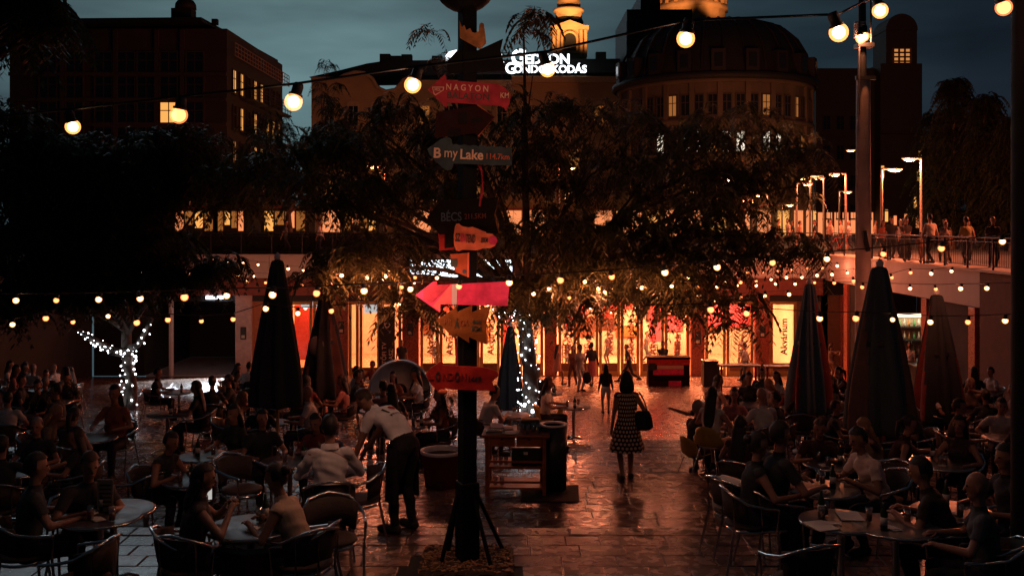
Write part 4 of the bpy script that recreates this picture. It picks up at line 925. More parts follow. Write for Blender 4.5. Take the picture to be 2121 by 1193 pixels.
# wooden hand and dark boards at the top
board('hand_board', [(953, 47), (958, 62), (963, 58), (967, 68), (975, 64), (979, 72), (985, 74), (992, 70), (994, 56), (998, 52.5), (1003, 55), (1008, 94), (995, 107), (954, 84)][::-1], m_wood, -.13)
board('dark_board', [(990, 108), (1042, 84), (1037, 108), (1048, 150), (930, 156), (926, 132), (948, 108)][::-1], m_post, -.09)
MB().tube([(sxp(990), -.09, sz(336)), (sxp(999), -.1, sz(356)), (sxp(1000), -.1, sz(390)), (sxp(994), -.09, sz(428))], .014, 6).build('bent_rod', m_red, post)
for q in (720, 745): MB().tube([(sxp(945), -.09, sz(700)), (sxp(949), -.1, sz(772))], .014, 6).build('bent_rod', m_red, post); break

# ------------------------------------------------------------------ festoon lights
m_core = SHELL('bulb_core', (1, .62, .30), 6.0); m_coreo = SHELL('bulb_core_amber', (1, .30, .10), 1.3)
m_sh = SHELL('bulb_glass', (1, .36, .09), 1.1); m_sho = SHELL('bulb_glass_amber', (1, .22, .06), .75); m_cable = M('black_cable', (.015, .015, .016), rough=.6, var=0)
bulb_me = {}
def bulb_mesh(amber, r):
    k = (amber, round(r, 4))
    if k not in bulb_me:
        g_ = MB(); g_.ell((0, 0, -r * .2), r, 14, 9, 0)
        c_ = MB().ell((0, 0, -r * .2), r * (.66 if not amber else .8), 12, 8, 0)
        s_ = MB(); s_.lathe([(0, 2.0 * r), (.5 * r, 2.0 * r), (.62 * r, 1.6 * r), (.62 * r, .75 * r), (.8 * r, .7 * r), (.8 * r, .45 * r), (0, .45 * r)], 10)
        bulb_me[k] = (g_.mesh('bulb', m_sho if amber else m_sh), c_.mesh('core', m_coreo if amber else m_core), s_.mesh('socket', m_cable))
    return bulb_me[k]
LIT = []
def string(label, bulbs, d, r, power, ends=None, every=1, amber=.35, cable_r=.006, d2=None, sag=.0):
    """bulbs: photo columns/rows; d is the real distance of the cable"""
    n = len(bulbs); dd = lambda i: d if d2 is None else d + (d2 - d) * i / max(1, n - 1)
    P = [W(b_[0], b_[1], dd(i)) for i, b_ in enumerate(bulbs)]; t_ = thing('festoon_lights', label, 'string lights', P[0] + Vector((0, 0, 1.9 * r)))
    o0 = Vector(t_.location); up = Vector((0, 0, 1.9 * r)); cp = [p + up - o0 for p in P]
    e0 = W(*ends[0]) - o0 if ends and ends[0] else cp[0] + (cp[0] - cp[1]); e1 = W(*ends[1]) - o0 if ends and ends[1] else cp[-1] + (cp[-1] - cp[-2])
    allp = [e0] + cp + [e1]; fine = []
    for i in range(len(allp) - 1):
        for u in (0, .33, .66): fine.append(allp[i].lerp(allp[i + 1], u) - Vector((0, 0, sag * math.sin(math.pi * u))))
    fine.append(allp[-1]); MB().tube(fine, cable_r, 5).build('cable', m_cable, t_)
    for i, p in enumerate(P):
        am = bulbs[i][2] if len(bulbs[i]) > 2 else (random.random() < amber); g_, c_, s_ = bulb_mesh(am, r)
        o = link('bulb', g_, t_, p - o0); link('core', c_, o); link('socket', s_, o); o.rotation_euler = (random.uniform(-.3, .3), random.uniform(-.4, .4), 0); o.scale = [random.uniform(.82, 1.18)] * 3
        if power and i % every == 0: lamp('POINT', p - o0 - Vector((0, 0, r * .2)), power * (bulbs[i][3] if len(bulbs[i]) > 3 else 1) * every * (.45 if am else 1), ((1, .42, .26) if d < 10 else (1, .25, .12)) if not am else (1, .17, .09), t_, r * .5)
    return t_
string('big globe bulbs on the cable crossing above the sign post', [(150, 260, 0, .1), (371, 235, 1, .1), (609, 208, 0, .15), (856, 173, 0, 1), (1133, 141, 0, 1), (1421, 77, 0, .4), (1736, 64, 0, .2)], 8.6, .074, 11, ((-80, 250, 8.6), (1795, 0, 12.0)), cable_r=.012)
string('big globe bulbs past the mast in the top right corner', [(1822, 20, 0, .5), (2078, 13, 1, .2)], 8.6, .074, 8, ((1790, 5, 9.5), (2300, -30, 8.6)), cable_r=.012)
string('row of bulbs hung level with the pink arrow from left edge to right', [(33, 621, 0), (117, 621, 1), (205, 619, 0), (290, 617, 0), (382, 614, 1), (470, 611, 0), (565, 609, 0), (656, 606, 1), (754, 601, 0, 6), (850, 598, 0, 26), (951, 592, 1, 7), (1055, 584, 0, 6), (1161, 579, 1), (1267, 572, 1), (1377, 563, 0, 3), (1485, 552, 0), (1600, 543, 1), (1713, 535, 0), (1830, 525, 1), (1950, 513, 1), (2076, 499, 0)], 9.75, .033, .5)
string('lower row of bulbs over the left tables', [(26, 671), (95, 658, 1), (151, 666), (224, 654), (283, 667, 1), (348, 661), (417, 664), (483, 660, 1), (551, 638), (617, 648), (686, 643, 1)], 12.5, .034, .4)
string('lower row of bulbs over the right tables and parasols', [(1472, 640), (1547, 648, 1), (1698, 658), (1773, 658, 1), (1849, 661, 0), (1927, 666), (2005, 666, 1), (2082, 663, 0)], 12.5, .038, .5, ((1330, 633, 12.5), None))
FD = 46.0
def lin(x0, y0, x1, y1, n, jit=1.5): return [(x0 + (x1 - x0) * i / (n - 1), y0 + (y1 - y0) * i / (n - 1) + random.uniform(-jit, jit)) for i in range(n)]
string('uppermost small bulbs in front of the pale fascia on the right', lin(1425, 575, 1765, 549, 12), FD, .075, 24)
string('second row of small bulbs below the fascia on the right', lin(1440, 590, 1755, 566, 11), FD - 2, .075, 24)
string('third row of small bulbs below the fascia on the right', lin(1405, 597, 1768, 582, 10), FD - 5, .075, 30)
string('fourth row of small bulbs over the right doors', [(1483, 621), (1534, 615), (1584, 612), (1634, 609), (1682, 604)], 30, .06, 8)
string('small bulbs in front of the white fascia panel on the right', [(1847, 574), (1886, 564), (1929, 566), (1971, 561)], 29, .06, 6)
string('bulbs above the right parasols before the dark wall', [(1786, 594, 1), (1885, 597), (1938, 598, 1), (1990, 597), (2044, 596)], 18.5, .042, 9)
string('upper small bulbs in front of the fascia on the left', lin(441, 539, 690, 565, 9), FD, .075, 9)
string('second row of small bulbs on the left fascia', lin(293, 562, 560, 573, 9), FD - 3, .075, 9)
string('third row of small bulbs under the left fascia', lin(400, 577, 700, 595, 9), FD - 6, .07, 26)
string('small bulbs winding through the middle tree', [(708, 570), (760, 575), (800, 571), (832, 594), (860, 574), (905, 575), (1105, 608), (1179, 616), (1137, 597), (1211, 583), (1253, 604), (1240, 597), (1330, 595), (1391, 592)], 21.5, .046, 24)
string('small bulbs behind the middle tree under the fascia', lin(705, 592, 1420, 590, 15, 8), 40, .065, 16)
string('pair of warm bulbs beside the black banner', [(816, 630, 0), (828, 630, 0)], 30, .075, 20)
string('faint low bulbs over the middle doors', lin(1150, 650, 1440, 632, 6, 6), 38, .05, 10)

# ------------------------------------------------------------------ thick mast with fittings, dark pole at the edge
ms_ = thing('mast', 'thick grey-brown steel mast with fittings behind the right parasols', 'mast', GD(1788, 20.0))
k = 20.0 / F; zb = ms_.location.z
def mz(py): return Zp(py, 20.0) - zb
MB().cyl((0, 0, 0), (0, 0, mz(165)), 17.5 * k, 14 * k, 20).build('tube', M('mast_steel', (.62, .46, .38), rough=.55, var=.2, scale=3, bump=.3), ms_)
MB().cyl((-.02, 0, mz(165)), (-.02, 0, mz(-30)), 9 * k, 7 * k, 12).build('spike', m_dark, ms_)
for q in range(7): MB().cyl((-.1, -.05, mz(48 + q * 5)), (-.1, -.05, mz(51 + q * 5)), 11 * k, n=10).build('insulator', M('porcelain', (.5, .55, .6), rough=.2), ms_)
MB().bb(-.16, .16, -.18, .1, mz(100), mz(92)).build('bracket', m_dark, ms_); MB().bb(-.2, .2, -.16, -.1, mz(168), mz(160)).build('clamp', m_dark, ms_)
for (a, q, s) in ((-14, 240, -.03), (10, 95, .0)): MB().cyl((a * k, -.16, mz(q)), (a * k, -.16, mz(-30)), .02, n=6).build('conduit', M('lamp_pole'), ms_)
for (a, q) in ((-16, 84), (-9, 80)):
    g_, c_, s_ = bulb_mesh(False, .1); o = link('bulb', g_, ms_, (a * k, -.3, mz(q))); link('core', c_, o); link('socket', s_, o); lamp('POINT', (a * k, -.3, mz(q)), 35, (1, .30, .12), ms_, .05)
MB().tube([(-.05, -.19, mz(478)), (-.02, -.2, mz(500)), (.03, -.2, mz(520))], .05, 6).build('torn_tape', m_dark, ms_)
ep = thing('edge_pole', 'black pole standing at the very right edge of the picture', 'pole', GD(2128, 9.0))
MB().cyl((0, 0, 0), (0, 0, 8), .14, .13, 16).build('tube', m_post, ep); MB().lathe([(.26, 0), (.26, .25), (.15, .35)], 16).build('foot', m_post, ep)

# ------------------------------------------------------------------ closed parasols
def parasol(label, px, py_top, py_bot, wpx, d, cloth, trim=None, spot=None):
    base = GD(px, d); t_ = thing('closed_parasol', label, 'parasol', base); k = d / F; z0, z1 = Zp(py_bot, d) - base.z, Zp(py_top, d) - base.z; w = wpx * k / 2
    MB().cyl((0, 0, 0), (0, 0, z1), .028, n=10).build('pole', M('parasol_pole', (.42, .27, .13), rough=.5), t_)
    MB().lathe([(0, .0), (.32, 0), (.32, .06), (.1, .1), (.05, .35), (0, .35)], 20).build('foot', m_dark, t_)
    ph = random.uniform(0, 6); H_ = z1 - z0
    def fold(a, u): return 1 + .22 * math.sin(a * 8 + ph + u * 2.2 + .8 * math.sin(a * 2 + ph)) * (1 - u * .6) + .09 * math.sin(a * 3 + ph * 2 + u * 2) + .05 * math.sin(a * 17 + ph + u * 9) * (1 - u)
    prof = [(w * .80, z0 - .02), (w, z0), (w * 1.0, z0 + H_ * .12), (w * .88, z0 + H_ * .32), (w * .66, z0 + H_ * .56), (w * .44, z0 + H_ * .78), (w * .30, z0 + H_ * .93), (w * .24, z0 + H_ * .99), (.03, z1)]
    prof = [(np.interp(u, np.linspace(0, 1, len(prof)), [p[0] for p in prof]), np.interp(u, np.linspace(0, 1, len(prof)), [p[1] for p in prof])) for u in np.linspace(0, 1, 20)]
    n = 64; mb = MB(); mb.lathe(prof, n, fold=fold)
    if trim:
        for fi in range(len(mb.f)):
            i = fi % n; j = fi // n
            if (i // 8) % 3 == 1 and 2 < j < 14 - (i % 8): mb.m[fi] = 1
    cv = mb.build('canopy', [cloth, trim or cloth], t_)
    MB().lathe([(0, 0), (.05, 0), (.06, .05), (.03, .1), (0, .13)], 10, (0, 0, z1)).build('finial', M('white_paint'), t_)
    rr = w * .52 * 1.2; MB().lathe([(rr, z0 + H_ * .52), (rr * 1.03, z0 + H_ * .535), (rr * .98, z0 + H_ * .55)], 32).build('strap', m_dark, t_)
    if spot: MB().ell((w * .55 * spot[0], -w * .62, z0 + H_ * spot[1]), (w * .42, .07, w * .5), 16, 8).build('printed_disc', M('canopy_grey', (.16, .14, .15), rough=.9), t_)
m_cv = M('canopy_teal', (.07, .10, .105), rough=.9, var=.2, scale=3, bump=.2); m_cv2 = M('canopy_dark', (.028, .034, .04), rough=.9, var=.2); m_cvr = M('canopy_red', (.26, .05, .035), rough=.9); m_cvb = M('canopy_blue', (.075, .125, .16), rough=.9); m_cvbr = M('canopy_brown', (.19, .11, .08), rough=.9)
parasol('closed dark parasol in front of the orange wall, left of the two', 575, 538, 838, 94, 17.0, m_cv2)
parasol('closed dark parasol with a pale printed disc', 672, 608, 820, 84, 23.0, m_cv2, M('canopy_rose', (.15, .065, .055), rough=.9), (-.5, .5))
parasol('closed black parasol beside the middle trunk', 1057, 676, 850, 52, 25.6, m_cv2)
parasol('closed blue-grey and red parasol before the lettered door', 1677, 588, 850, 80, 19.0, m_cvb, m_cvr)
parasol('largest closed parasol, teal and brown, right of the mast', 1822, 552, 892, 122, 15.0, m_cv, m_cvbr)
parasol('closed parasol with a red panel by the bar', 1940, 610, 872, 92, 19.5, m_cv2, m_cvr)
# ------------------------------------------------------------------ people
def two_bone(a, t_, l1, l2, pole):
    a = Vector(a); t_ = Vector(t_); v = t_ - a; d = min(max(v.length, .05), (l1 + l2) * .999); u = v.normalized()
    x = (l1 * l1 - l2 * l2 + d * d) / (2 * d); h = math.sqrt(max(0, l1 * l1 - x * x))
    p = Vector(pole) - u * Vector(pole).dot(u)
    if p.length < 1e-4: p = Vector((0, 0, 1)) - u * u.z
    return a + u * x + p.normalized() * h, a + u * d
SKINS = [(.36, .19, .13), (.31, .16, .10), (.40, .22, .15)]
HAIRC = {'black': (.012, .010, .010), 'brown': (.045, .025, .015), 'blonde': (.35, .20, .09), 'grey': (.25, .22, .2)}
def cloth(c): return M('cloth_%d_%d_%d' % tuple(int(q * 1000) for q in c), c, rough=.85, var=.14, scale=7, bump=.25, bscale=18)
POSE = {
 'stand': dict(hip=.93, lean=.02, hands=((-.27, .05, .80), (.27, .05, .80)), feet=((-.10, 0, 0), (.10, .03, 0))),
 'walk':  dict(hip=.91, lean=.06, hands=((-.25, .18, .85), (.25, -.14, .85)), feet=((-.09, -.24, .03), (.09, .26, 0))),
 'stride': dict(hip=.86, lean=.16, hands=((-.22, .34, 1.05), (.22, -.25, .95)), feet=((-.09, -.50, .10), (.09, .48, 0))),
 'sit':   dict(hip=.53, lean=.10, hands=((-.20, .40, .78), (.20, .40, .78)), feet=((-.13, .42, 0), (.13, .40, 0))),
 'sitlean': dict(hip=.53, lean=.42, hands=((-.16, .46, .80), (.16, .46, .80)), feet=((-.13, .30, 0), (.13, .34, 0))),
 'sitback': dict(hip=.53, lean=-.12, hands=((-.26, .26, .68), (.24, .34, .76)), feet=((-.14, .48, 0), (.14, .44, 0))),
 'sitreach': dict(hip=.53, lean=.35, hands=((-.10, .62, .86), (.22, .30, .70)), feet=((-.13, .36, 0), (.13, .4, 0))),
 'sitphone': dict(hip=.53, lean=.18, hands=((-.10, .36, .98), (.10, .36, .96)), feet=((-.13, .42, 0), (.13, .40, 0))),
 'bend':  dict(hip=.97, lean=.62, lean2=1.25, hands=((-.24, .62, .58), (.10, .72, .70)), feet=((-.12, .04, 0), (.12, -.02, 0)), head=.9),
 'phoneup': dict(hip=.93, lean=0, hands=((-.10, .42, 1.38), (.10, .42, 1.36)), feet=((-.10, 0, 0), (.10, .03, 0))),
 'bag':   dict(hip=.93, lean=.01, hands=((-.26, .03, .78), (.20, .12, .98)), feet=((-.08, -.05, 0), (.08, .08, 0))),
}
def voxel(mb, vox):
    me = mb.mesh('tmp', []); o = bpy.data.objects.new('tmp', me); COL.objects.link(o)
    m = o.modifiers.new('r', 'REMESH'); m.mode = 'VOXEL'; m.voxel_size = vox; m.use_smooth_shade = True
    s = o.modifiers.new('s', 'SMOOTH'); s.factor = .5; s.iterations = 2
    dg = bpy.context.evaluated_depsgraph_get(); r = bpy.data.meshes.new_from_object(o.evaluated_get(dg))
    bpy.data.objects.remove(o); bpy.data.meshes.remove(me); return r
def person(label, loc, yaw, pose='sit', h=1.72, top=(.03, .03, .035), bot=(.02, .022, .03), hair='black', style='short', fem=False, sleeves='short', legs='long',
           shoe=(.02, .02, .02), skin=0, vox=.02, skirt=None, turn=0.0, nod=0.0, group=None, over=None, fingers=False, skirt_mat=None, top_mat=None, bend=None, collar=False, crease=1.0):
    P_ = dict(POSE[pose]); P_.update(over or {}); k = h / 1.75
    t_ = thing('person', label, 'person', loc, yaw, group)
    hip = Vector((0, 0, P_['hip'])); dr = lambda a: Vector((0, math.sin(a), math.cos(a))); l1, l2 = P_['lean'], P_.get('lean2', P_['lean'] + .05)
    chest = hip + dr(l1) * .28; neck = chest + dr(l2) * .25; hp = P_.get('head', l2 * .5) + nod
    head = neck + dr((l2 + hp) / 2) * .11 + dr(hp) * .10
    sw = .175 if not fem else .155; rt = Vector((1, 0, 0)); fw = lambda a: Vector((0, math.cos(a), -math.sin(a)))
    segs = []                                       # (p0, p1, r0, r1, tag) for region marks
    mb = MB()
    def cap(p0, p1, r0, r1, tg): mb.cap(p0, p1, r0, r1); segs.append((Vector(p0), Vector(p1), r0, r1, tg))
    g = .93 if fem else 1.0
    mb.loft([(hip - dr(l1) * .10, rt * .11 * g, fw(l1) * .085), (hip - dr(l1) * .03, rt * .165, fw(l1) * .12), (hip + dr(l1) * .10, rt * .15 * g, fw(l1) * .108 * g), (chest, rt * .158 * g, fw(l1) * .112),
             (chest + dr(l2) * .13, rt * .172 * g, fw(l2) * .118), (neck - dr(l2) * .05, rt * .15 * g, fw(l2) * .085), (neck, rt * .07, fw(l2) * .06)], 18)
    segs += [(hip - dr(l1) * .04, hip + dr(l1) * .02, .14, .14, 'bot'), (hip + dr(l1) * .09, chest, .13, .13, 'top'), (chest, neck - dr(l2) * .06, .13, .13, 'top')]
    if fem:
        for s in (-1, 1): mb.ell(chest + dr(l2) * .08 + rt * .07 * s + fw(l2) * .085, .065, 8, 6)
        segs.append((chest + dr(l2) * .06 + fw(l2) * .08 - rt * .07, chest + dr(l2) * .06 + fw(l2) * .08 + rt * .07, .07, .07, 'top'))
    cap(neck - dr(l2) * .03, head - dr(hp) * .06, .056, .052, 'skin')
    qh = Quaternion((1, 0, 0), -hp) ; qh = Quaternion((0, 0, 1), turn) @ qh
    HR = lambda v: head + qh @ Vector(v)
    mb.ell(HR((0, 0, .02)), (.076, .098, .115), 14, 10, q=qh); mb.ell(HR((0, .03, -.065)), (.055, .06, .055), 10, 8, q=qh)
    segs.append((HR((0, 0, -.05)), HR((0, 0, .05)), .10, .10, 'skin'))
    mb.cap(HR((0, .088, .02)), HR((0, .112, -.022)), .010, .016, 6)
    for s in (-1, 1): mb.ell(HR((.076 * s, -.005, .0)), (.014, .022, .034), 6, 5, q=qh)
    for i, s in enumerate((-1, 1)):
        sh = neck - dr(l2) * .055 + rt * sw * s; el, wr = two_bone(sh, P_['hands'][i], .29, .265, (s * .7, -.5, -.55))
        cap(sh - rt * s * .05, sh, .06 * g, .06 * g, 'top'); slv = 'top' if sleeves in ('short', 'long') else 'skin'; mid = sh.lerp(el, .55)
        cap(sh, mid, .058 * g, .05 * g, slv); cap(mid, el, .048 * g, .042 * g, 'top' if sleeves == 'long' else 'skin')
        cap(el, wr, .042 * g, .030 * g, 'top' if sleeves == 'long' else 'skin'); u = (wr - el).normalized()
        pc = wr + u * .05; cap(wr, wr + u * .075, .026, .030, 'skin')
        side_ = u.cross(Vector((0, 0, 1))); side_ = side_.normalized() if side_.length > .1 else rt.copy(); dn_ = u.cross(side_).normalized() * (1 if u.cross(side_).z < 0 else -1)
        P_.setdefault('fing', []).append((wr + u * .08, u, side_, dn_, s))
        hj = hip + rt * .09 * s - dr(l1) * .05; an = Vector(P_['feet'][i]) + Vector((0, 0, .085)); kn, an = two_bone(hj, an, .44, .42, (s * .12, 1, .25))
        tg = 'bot' if legs in ('long', 'short') else 'skin'; mk = hj.lerp(kn, .5)
        cap(hj, mk, .088, .074, tg); cap(mk, kn, .072, .058, 'bot' if legs == 'long' else 'skin'); ck = kn.lerp(an, .35)
        cap(kn, ck, .054, .056, 'bot' if legs == 'long' else 'skin'); cap(ck, an, .055, .038, 'bot' if legs == 'long' else 'skin')
        toe = an + Vector((s * .03, .17, -.045)); cap(an + Vector((0, -.03, -.04)), toe, .044, .036, 'shoe' if i == 0 else 'shoe2')
    me = voxel(mb, vox)
    n = len(me.vertices); co = np.empty(n * 3, np.float32); me.vertices.foreach_get('co', co); co = co.reshape(-1, 3)
    pf = np.empty(len(me.polygons) * 3, np.float32); me.polygons.foreach_get('center', pf); pf = pf.reshape(-1, 3)
    best = np.full(len(pf), 9.0); which = np.zeros(len(pf), int); tags = ['skin', 'top', 'bot', 'shoe', 'shoe2']
    for (p0, p1, r0, r1, tg) in segs:
        a = np.array(p0); d = np.array(p1) - a; L2 = max(1e-9, float(d @ d)); u = np.clip(((pf - a) @ d) / L2, 0, 1)
        dist = np.linalg.norm(pf - (a + u[:, None] * d), axis=1) - (r0 + (r1 - r0) * u); m_ = dist < best; best[m_] = dist[m_]; which[m_] = tags.index(tg)
    me.name = 'body'; me.materials.clear(); me.materials.append(M('skin_%d' % skin, SKINS[skin], rough=.5, var=.06))
    me.polygons.foreach_set('use_smooth', np.ones(len(me.polygons), bool))
    bo = link('body', me, t_); bo.scale = (k, k, k)
    no = np.empty(n * 3, np.float32); me.vertices.foreach_get('normal', no); no = no.reshape(-1, 3)
    polys = [tuple(p.vertices) for p in me.polygons]; parts_ = {}
    for ti, nm, mt in ((1, 'shirt', top_mat or cloth(top)), (2, 'trousers' if legs == 'long' else ('shorts' if legs == 'short' else 'underskirt'), skirt_mat or cloth(bot)), (3, 'shoe', cloth(shoe)), (4, 'shoe', cloth(shoe))):
        ids = [i for i in range(len(polys)) if which[i] == ti]
        if not ids: continue
        used = sorted({v for i in ids for v in polys[i]}); mp_ = {v: j for j, v in enumerate(used)}
        off = .011 if ti < 3 else .012
        wob = (np.sin(co[used][:, 2] * 34 + co[used][:, 0] * 22) * np.sin(co[used][:, 1] * 27 + 1.3) * .006 + np.sin(co[used][:, 2] * 71 + co[used][:, 1] * 45 + co[used][:, 0] * 30) * .0012) if ti < 3 else 0
        vs = co[used] + no[used] * (off + wob * crease)[:, None] if ti < 3 else co[used] + no[used] * off
        mb2 = MB(); mb2.add([tuple(v) for v in vs], [[mp_[v] for v in polys[i]] for i in ids], 0, True)
        o = mb2.build(nm, mt, t_); o.scale = (k, k, k); parts_[nm] = o
    if collar:
        cm = MB(); nn = 20; vs = []
        for j, (rr, zz) in enumerate(((.068, .055), (.085, .05), (.098, -.005))):
            for i in range(nn): a = R(100 + 340 * i / (nn - 1)); vs.append(neck + rt * rr * math.cos(a) + fw(l2) * rr * .95 * math.sin(a) + dr(l2) * zz)
        cm.add(vs, [(j * nn + i, j * nn + i + 1, (j + 1) * nn + i + 1, (j + 1) * nn + i) for j in range(2) for i in range(nn - 1)], 0, True); o = cm.build('collar', cloth(top), t_); o.scale = (k, k, k)
    # fingers, eyes and mouth join the body mesh
    ex = MB()
    if fingers:
        for (p, u, sd, dn, s) in P_['fing']:
            for j, ln in enumerate((.060, .072, .068, .052)):
                q0 = p + sd * (j - 1.5) * .017; q1 = q0 + u * ln * .55 + dn * .012; q2 = q1 + u * ln * .38 + dn * .026; ex.cap(q0 - u * .02, q1, .0095, .0088, 6); ex.cap(q1, q2, .0088, .0075, 6)
            q0 = p - u * .055 + sd * .026 * (-s if True else 1); ex.cap(q0, q0 + u * .03 + sd * .03 * -s + dn * .01, .012, .010, 6); ex.cap(q0 + u * .03 + sd * .03 * -s + dn * .01, q0 + u * .062 + sd * .032 * -s + dn * .02, .010, .0085, 6)
    if ex.f: o = ex.build('fingers', MATS['skin_%d' % skin], t_); o.scale = (k, k, k)
    ey = MB()
    for s in (-1, 1): o = MB().ell(HR((.032 * s, .088, .020)), (.017, .009, .010), 6, 4, 0, qh).build('eye', M('eye_dark', (.02, .015, .012), rough=.3, var=0), t_); o.scale = (k, k, k)
    o = MB().ell(HR((0, .088, -.058)), (.024, .012, .007), 6, 4, 0, qh).build('mouth', M('lip', (.34, .11, .09), var=0), t_); o.scale = (k, k, k)
    # hair
    hm = MB(); hc = M('hair_' + hair, HAIRC.get(hair, (.02, .02, .02)), rough=.55, var=.3, scale=25, bump=.4) if style != 'bald' else None
    if style != 'bald':
        fr = 1.0; sx_, sy_, sz_ = (.088, .112, .126) if style != 'widebob' else (.108, .125, .135); nn, kk = 18, 12; vs = []; ok = []
        for j in range(kk + 1):
            tt = math.pi * j / kk
            for i in range(nn):
                a = 2 * math.pi * i / nn; r_ = 1 + .035 * math.sin(a * 7 + j * 2.1) + random.uniform(-.015, .015); v = (sx_ * math.sin(tt) * math.cos(a) * r_, sy_ * math.sin(tt) * math.sin(a) * r_, sz_ * math.cos(tt) * r_)
                vs.append(HR((v[0], v[1] - .008, v[2] + .025))); ok.append(not (v[1] > .03 and v[2] < .055) and not (v[2] < -.045 and v[1] > -.05) and v[2] > -.10)
        fs = [(j * nn + i, (j + 1) * nn + i, (j + 1) * nn + (i + 1) % nn, j * nn + (i + 1) % nn) for j in range(kk) for i in range(nn)]
        hm.add(vs, [f for f in fs if all(ok[q] for q in f)], 0, True)
        if style in ('long', 'bob'):
            ln = .42 if style == 'long' else .20; back = dr(l2) * -1; r0 = HR((0, -.035, .04)); bk = -fw(l2)
            mid_ = HR((0, -.075, -.09)); e = mid_ + back * (ln * .55) + bk * .03
            hm.loft([(r0, rt * .070, fw(hp) * .06), (HR((0, -.05, -.02)), rt * .094, fw(hp) * .062), (mid_, rt * .100, fw(l2) * .050), (e, rt * (.098 if style == 'bob' else .10), fw(l2) * .034), (e + back * ln * .3 + bk * .004, rt * .085, fw(l2) * .022), (e + back * ln * .45 + bk * .005, rt * .055, fw(l2) * .010)], 14)
        if style == 'widebob':
            hm.loft([(HR((0, -.02, .05)), rt * .095, fw(hp) * .10), (HR((0, -.03, -.02)), rt * .118, fw(hp) * .095), (HR((0, -.04, -.10)), rt * .128, fw(hp) * .085), (HR((0, -.045, -.17)), rt * .122, fw(hp) * .07), (HR((0, -.045, -.205)), rt * .09, fw(hp) * .04)], 18)
        if style == 'bun': hm.ell(HR((0, -.115, .06)), .05, 10, 8)
        if style == 'tail': hm.loft([(HR((0, -.10, .06)), rt * .035, fw(hp) * .03), (HR((0, -.15, .01)), rt * .042, fw(hp) * .035), (HR((0, -.145, -.14)), rt * .035, fw(hp) * .028), (HR((0, -.12, -.24)), rt * .01, fw(hp) * .01)], 10)
        o = hm.build('hair', hc, t_); o.scale = (k, k, k)
    if skirt:                                             # (length down from the waist, hem width)
        ln, wd = skirt; f_ = Vector((0, 0, -1)); w0 = hip + dr(l1) * .12; sk = MB(); nn = 36; kk = 9; vs = []
        for j in range(kk + 1):
            u = j / kk; rx = .150 + (wd - .150) * u ** .8; ry = .118 + (wd * .82 - .118) * u ** .8
            for i in range(nn):
                a = 2 * math.pi * i / nn; w_ = 1 + .05 * u * math.sin(a * 7 + 1) + .03 * u * math.sin(a * 4); vs.append((w0.x + rx * w_ * math.cos(a), w0.y + ry * w_ * math.sin(a), w0.z - ln * u))
        sk.add(vs, [(j * nn + i, j * nn + (i + 1) % nn, (j + 1) * nn + (i + 1) % nn, (j + 1) * nn + i) for j in range(kk) for i in range(nn)], 0, True)
        o = sk.build('skirt', skirt_mat or cloth(bot), t_); o.scale = (k, k, k)
    return t_, parts_
def polka():
    m, nt, N, L, b = nodes_of('polka_dress'); t = N.new('ShaderNodeTexCoord'); s = N.new('ShaderNodeSeparateXYZ'); L.new(t.outputs['Object'], s.inputs[0])
    def mt(op, a, c=None):
        q = N.new('ShaderNodeMath'); q.operation = op
        for i, v in enumerate((a, c)):
            if v is None: continue
            if isinstance(v, (int, float)): q.inputs[i].default_value = v
            else: L.new(v, q.inputs[i])
        return q.outputs[0]
    at = mt('ARCTAN2', s.outputs[0], s.outputs[1]); v = mt('MULTIPLY', s.outputs[2], 15.0); u = mt('ADD', mt('MULTIPLY', at, 20 / (2 * math.pi)), mt('MULTIPLY', mt('FLOORED_MODULO', mt('FLOOR', v), 2.0), .5))
    fu = mt('SUBTRACT', mt('FRACT', u), .5); fv = mt('SUBTRACT', mt('FRACT', v), .5)
    dd = mt('SQRT', mt('ADD', mt('MULTIPLY', fu, fu), mt('MULTIPLY', fv, fv))); lt = mt('LESS_THAN', dd, .34); ri = mt('GREATER_THAN', dd, .12)
    x = N.new('ShaderNodeMix'); x.data_type = 'RGBA'; L.new(lt, x.inputs[0]); x.inputs[6].default_value = (.012, .012, .013, 1); x.inputs[7].default_value = (.78, .55, .38, 1)
    L.new(x.outputs[2], b.inputs['Base Color']); b.inputs['Roughness'].default_value = .8; return m
WHITE = (.62, .58, .54); BLK = (.022, .027, .03); NAVY = (.02, .028, .05); PINK = (.45, .13, .15); GREY = (.055, .06, .066)
pk = polka()
gW = G(1298, 993, 12.0)
person('woman in a black dress with pale polka dots walking away with a dark shoulder bag', gW, R(4), 'bag', 1.62, top_mat=pk, skirt_mat=pk, skirt=(.56, .30), hair='black', style='widebob', fem=True, sleeves='none', legs='none', shoe=(.05, .03, .02), vox=.013, skin=1, fingers=True)
hb = thing('shoulder_bag', 'black shoulder bag hanging on the right of the polka-dot woman', 'bag', gW + Vector((.25, -.06, .78)))
MB().loft([((0, 0, 0), (.10, 0, 0), (0, .05, 0)), ((.01, 0, .05), (.15, 0, 0), (0, .07, 0)), ((0, 0, .22), (.13, 0, 0), (0, .06, 0)), ((-.01, 0, .30), (.10, 0, 0), (0, .02, 0))], 16).build('pouch', cloth((.012, .012, .013)), hb)
MB().tube([(.07, 0, .27), (.02, .0, .45), (-.06, 0, .60), (-.10, .05, .56), (-.10, .06, .30)], .012, 6).build('strap', cloth((.012, .012, .013)), hb)
gg = dict(vox=.026)
person('girl in a black top and white shorts walking towards the doors', GD(1255, 28.3), R(0), 'stand', 1.36, top=BLK, bot=WHITE, hair='black', style='long', fem=True, sleeves='long', legs='short', **gg)
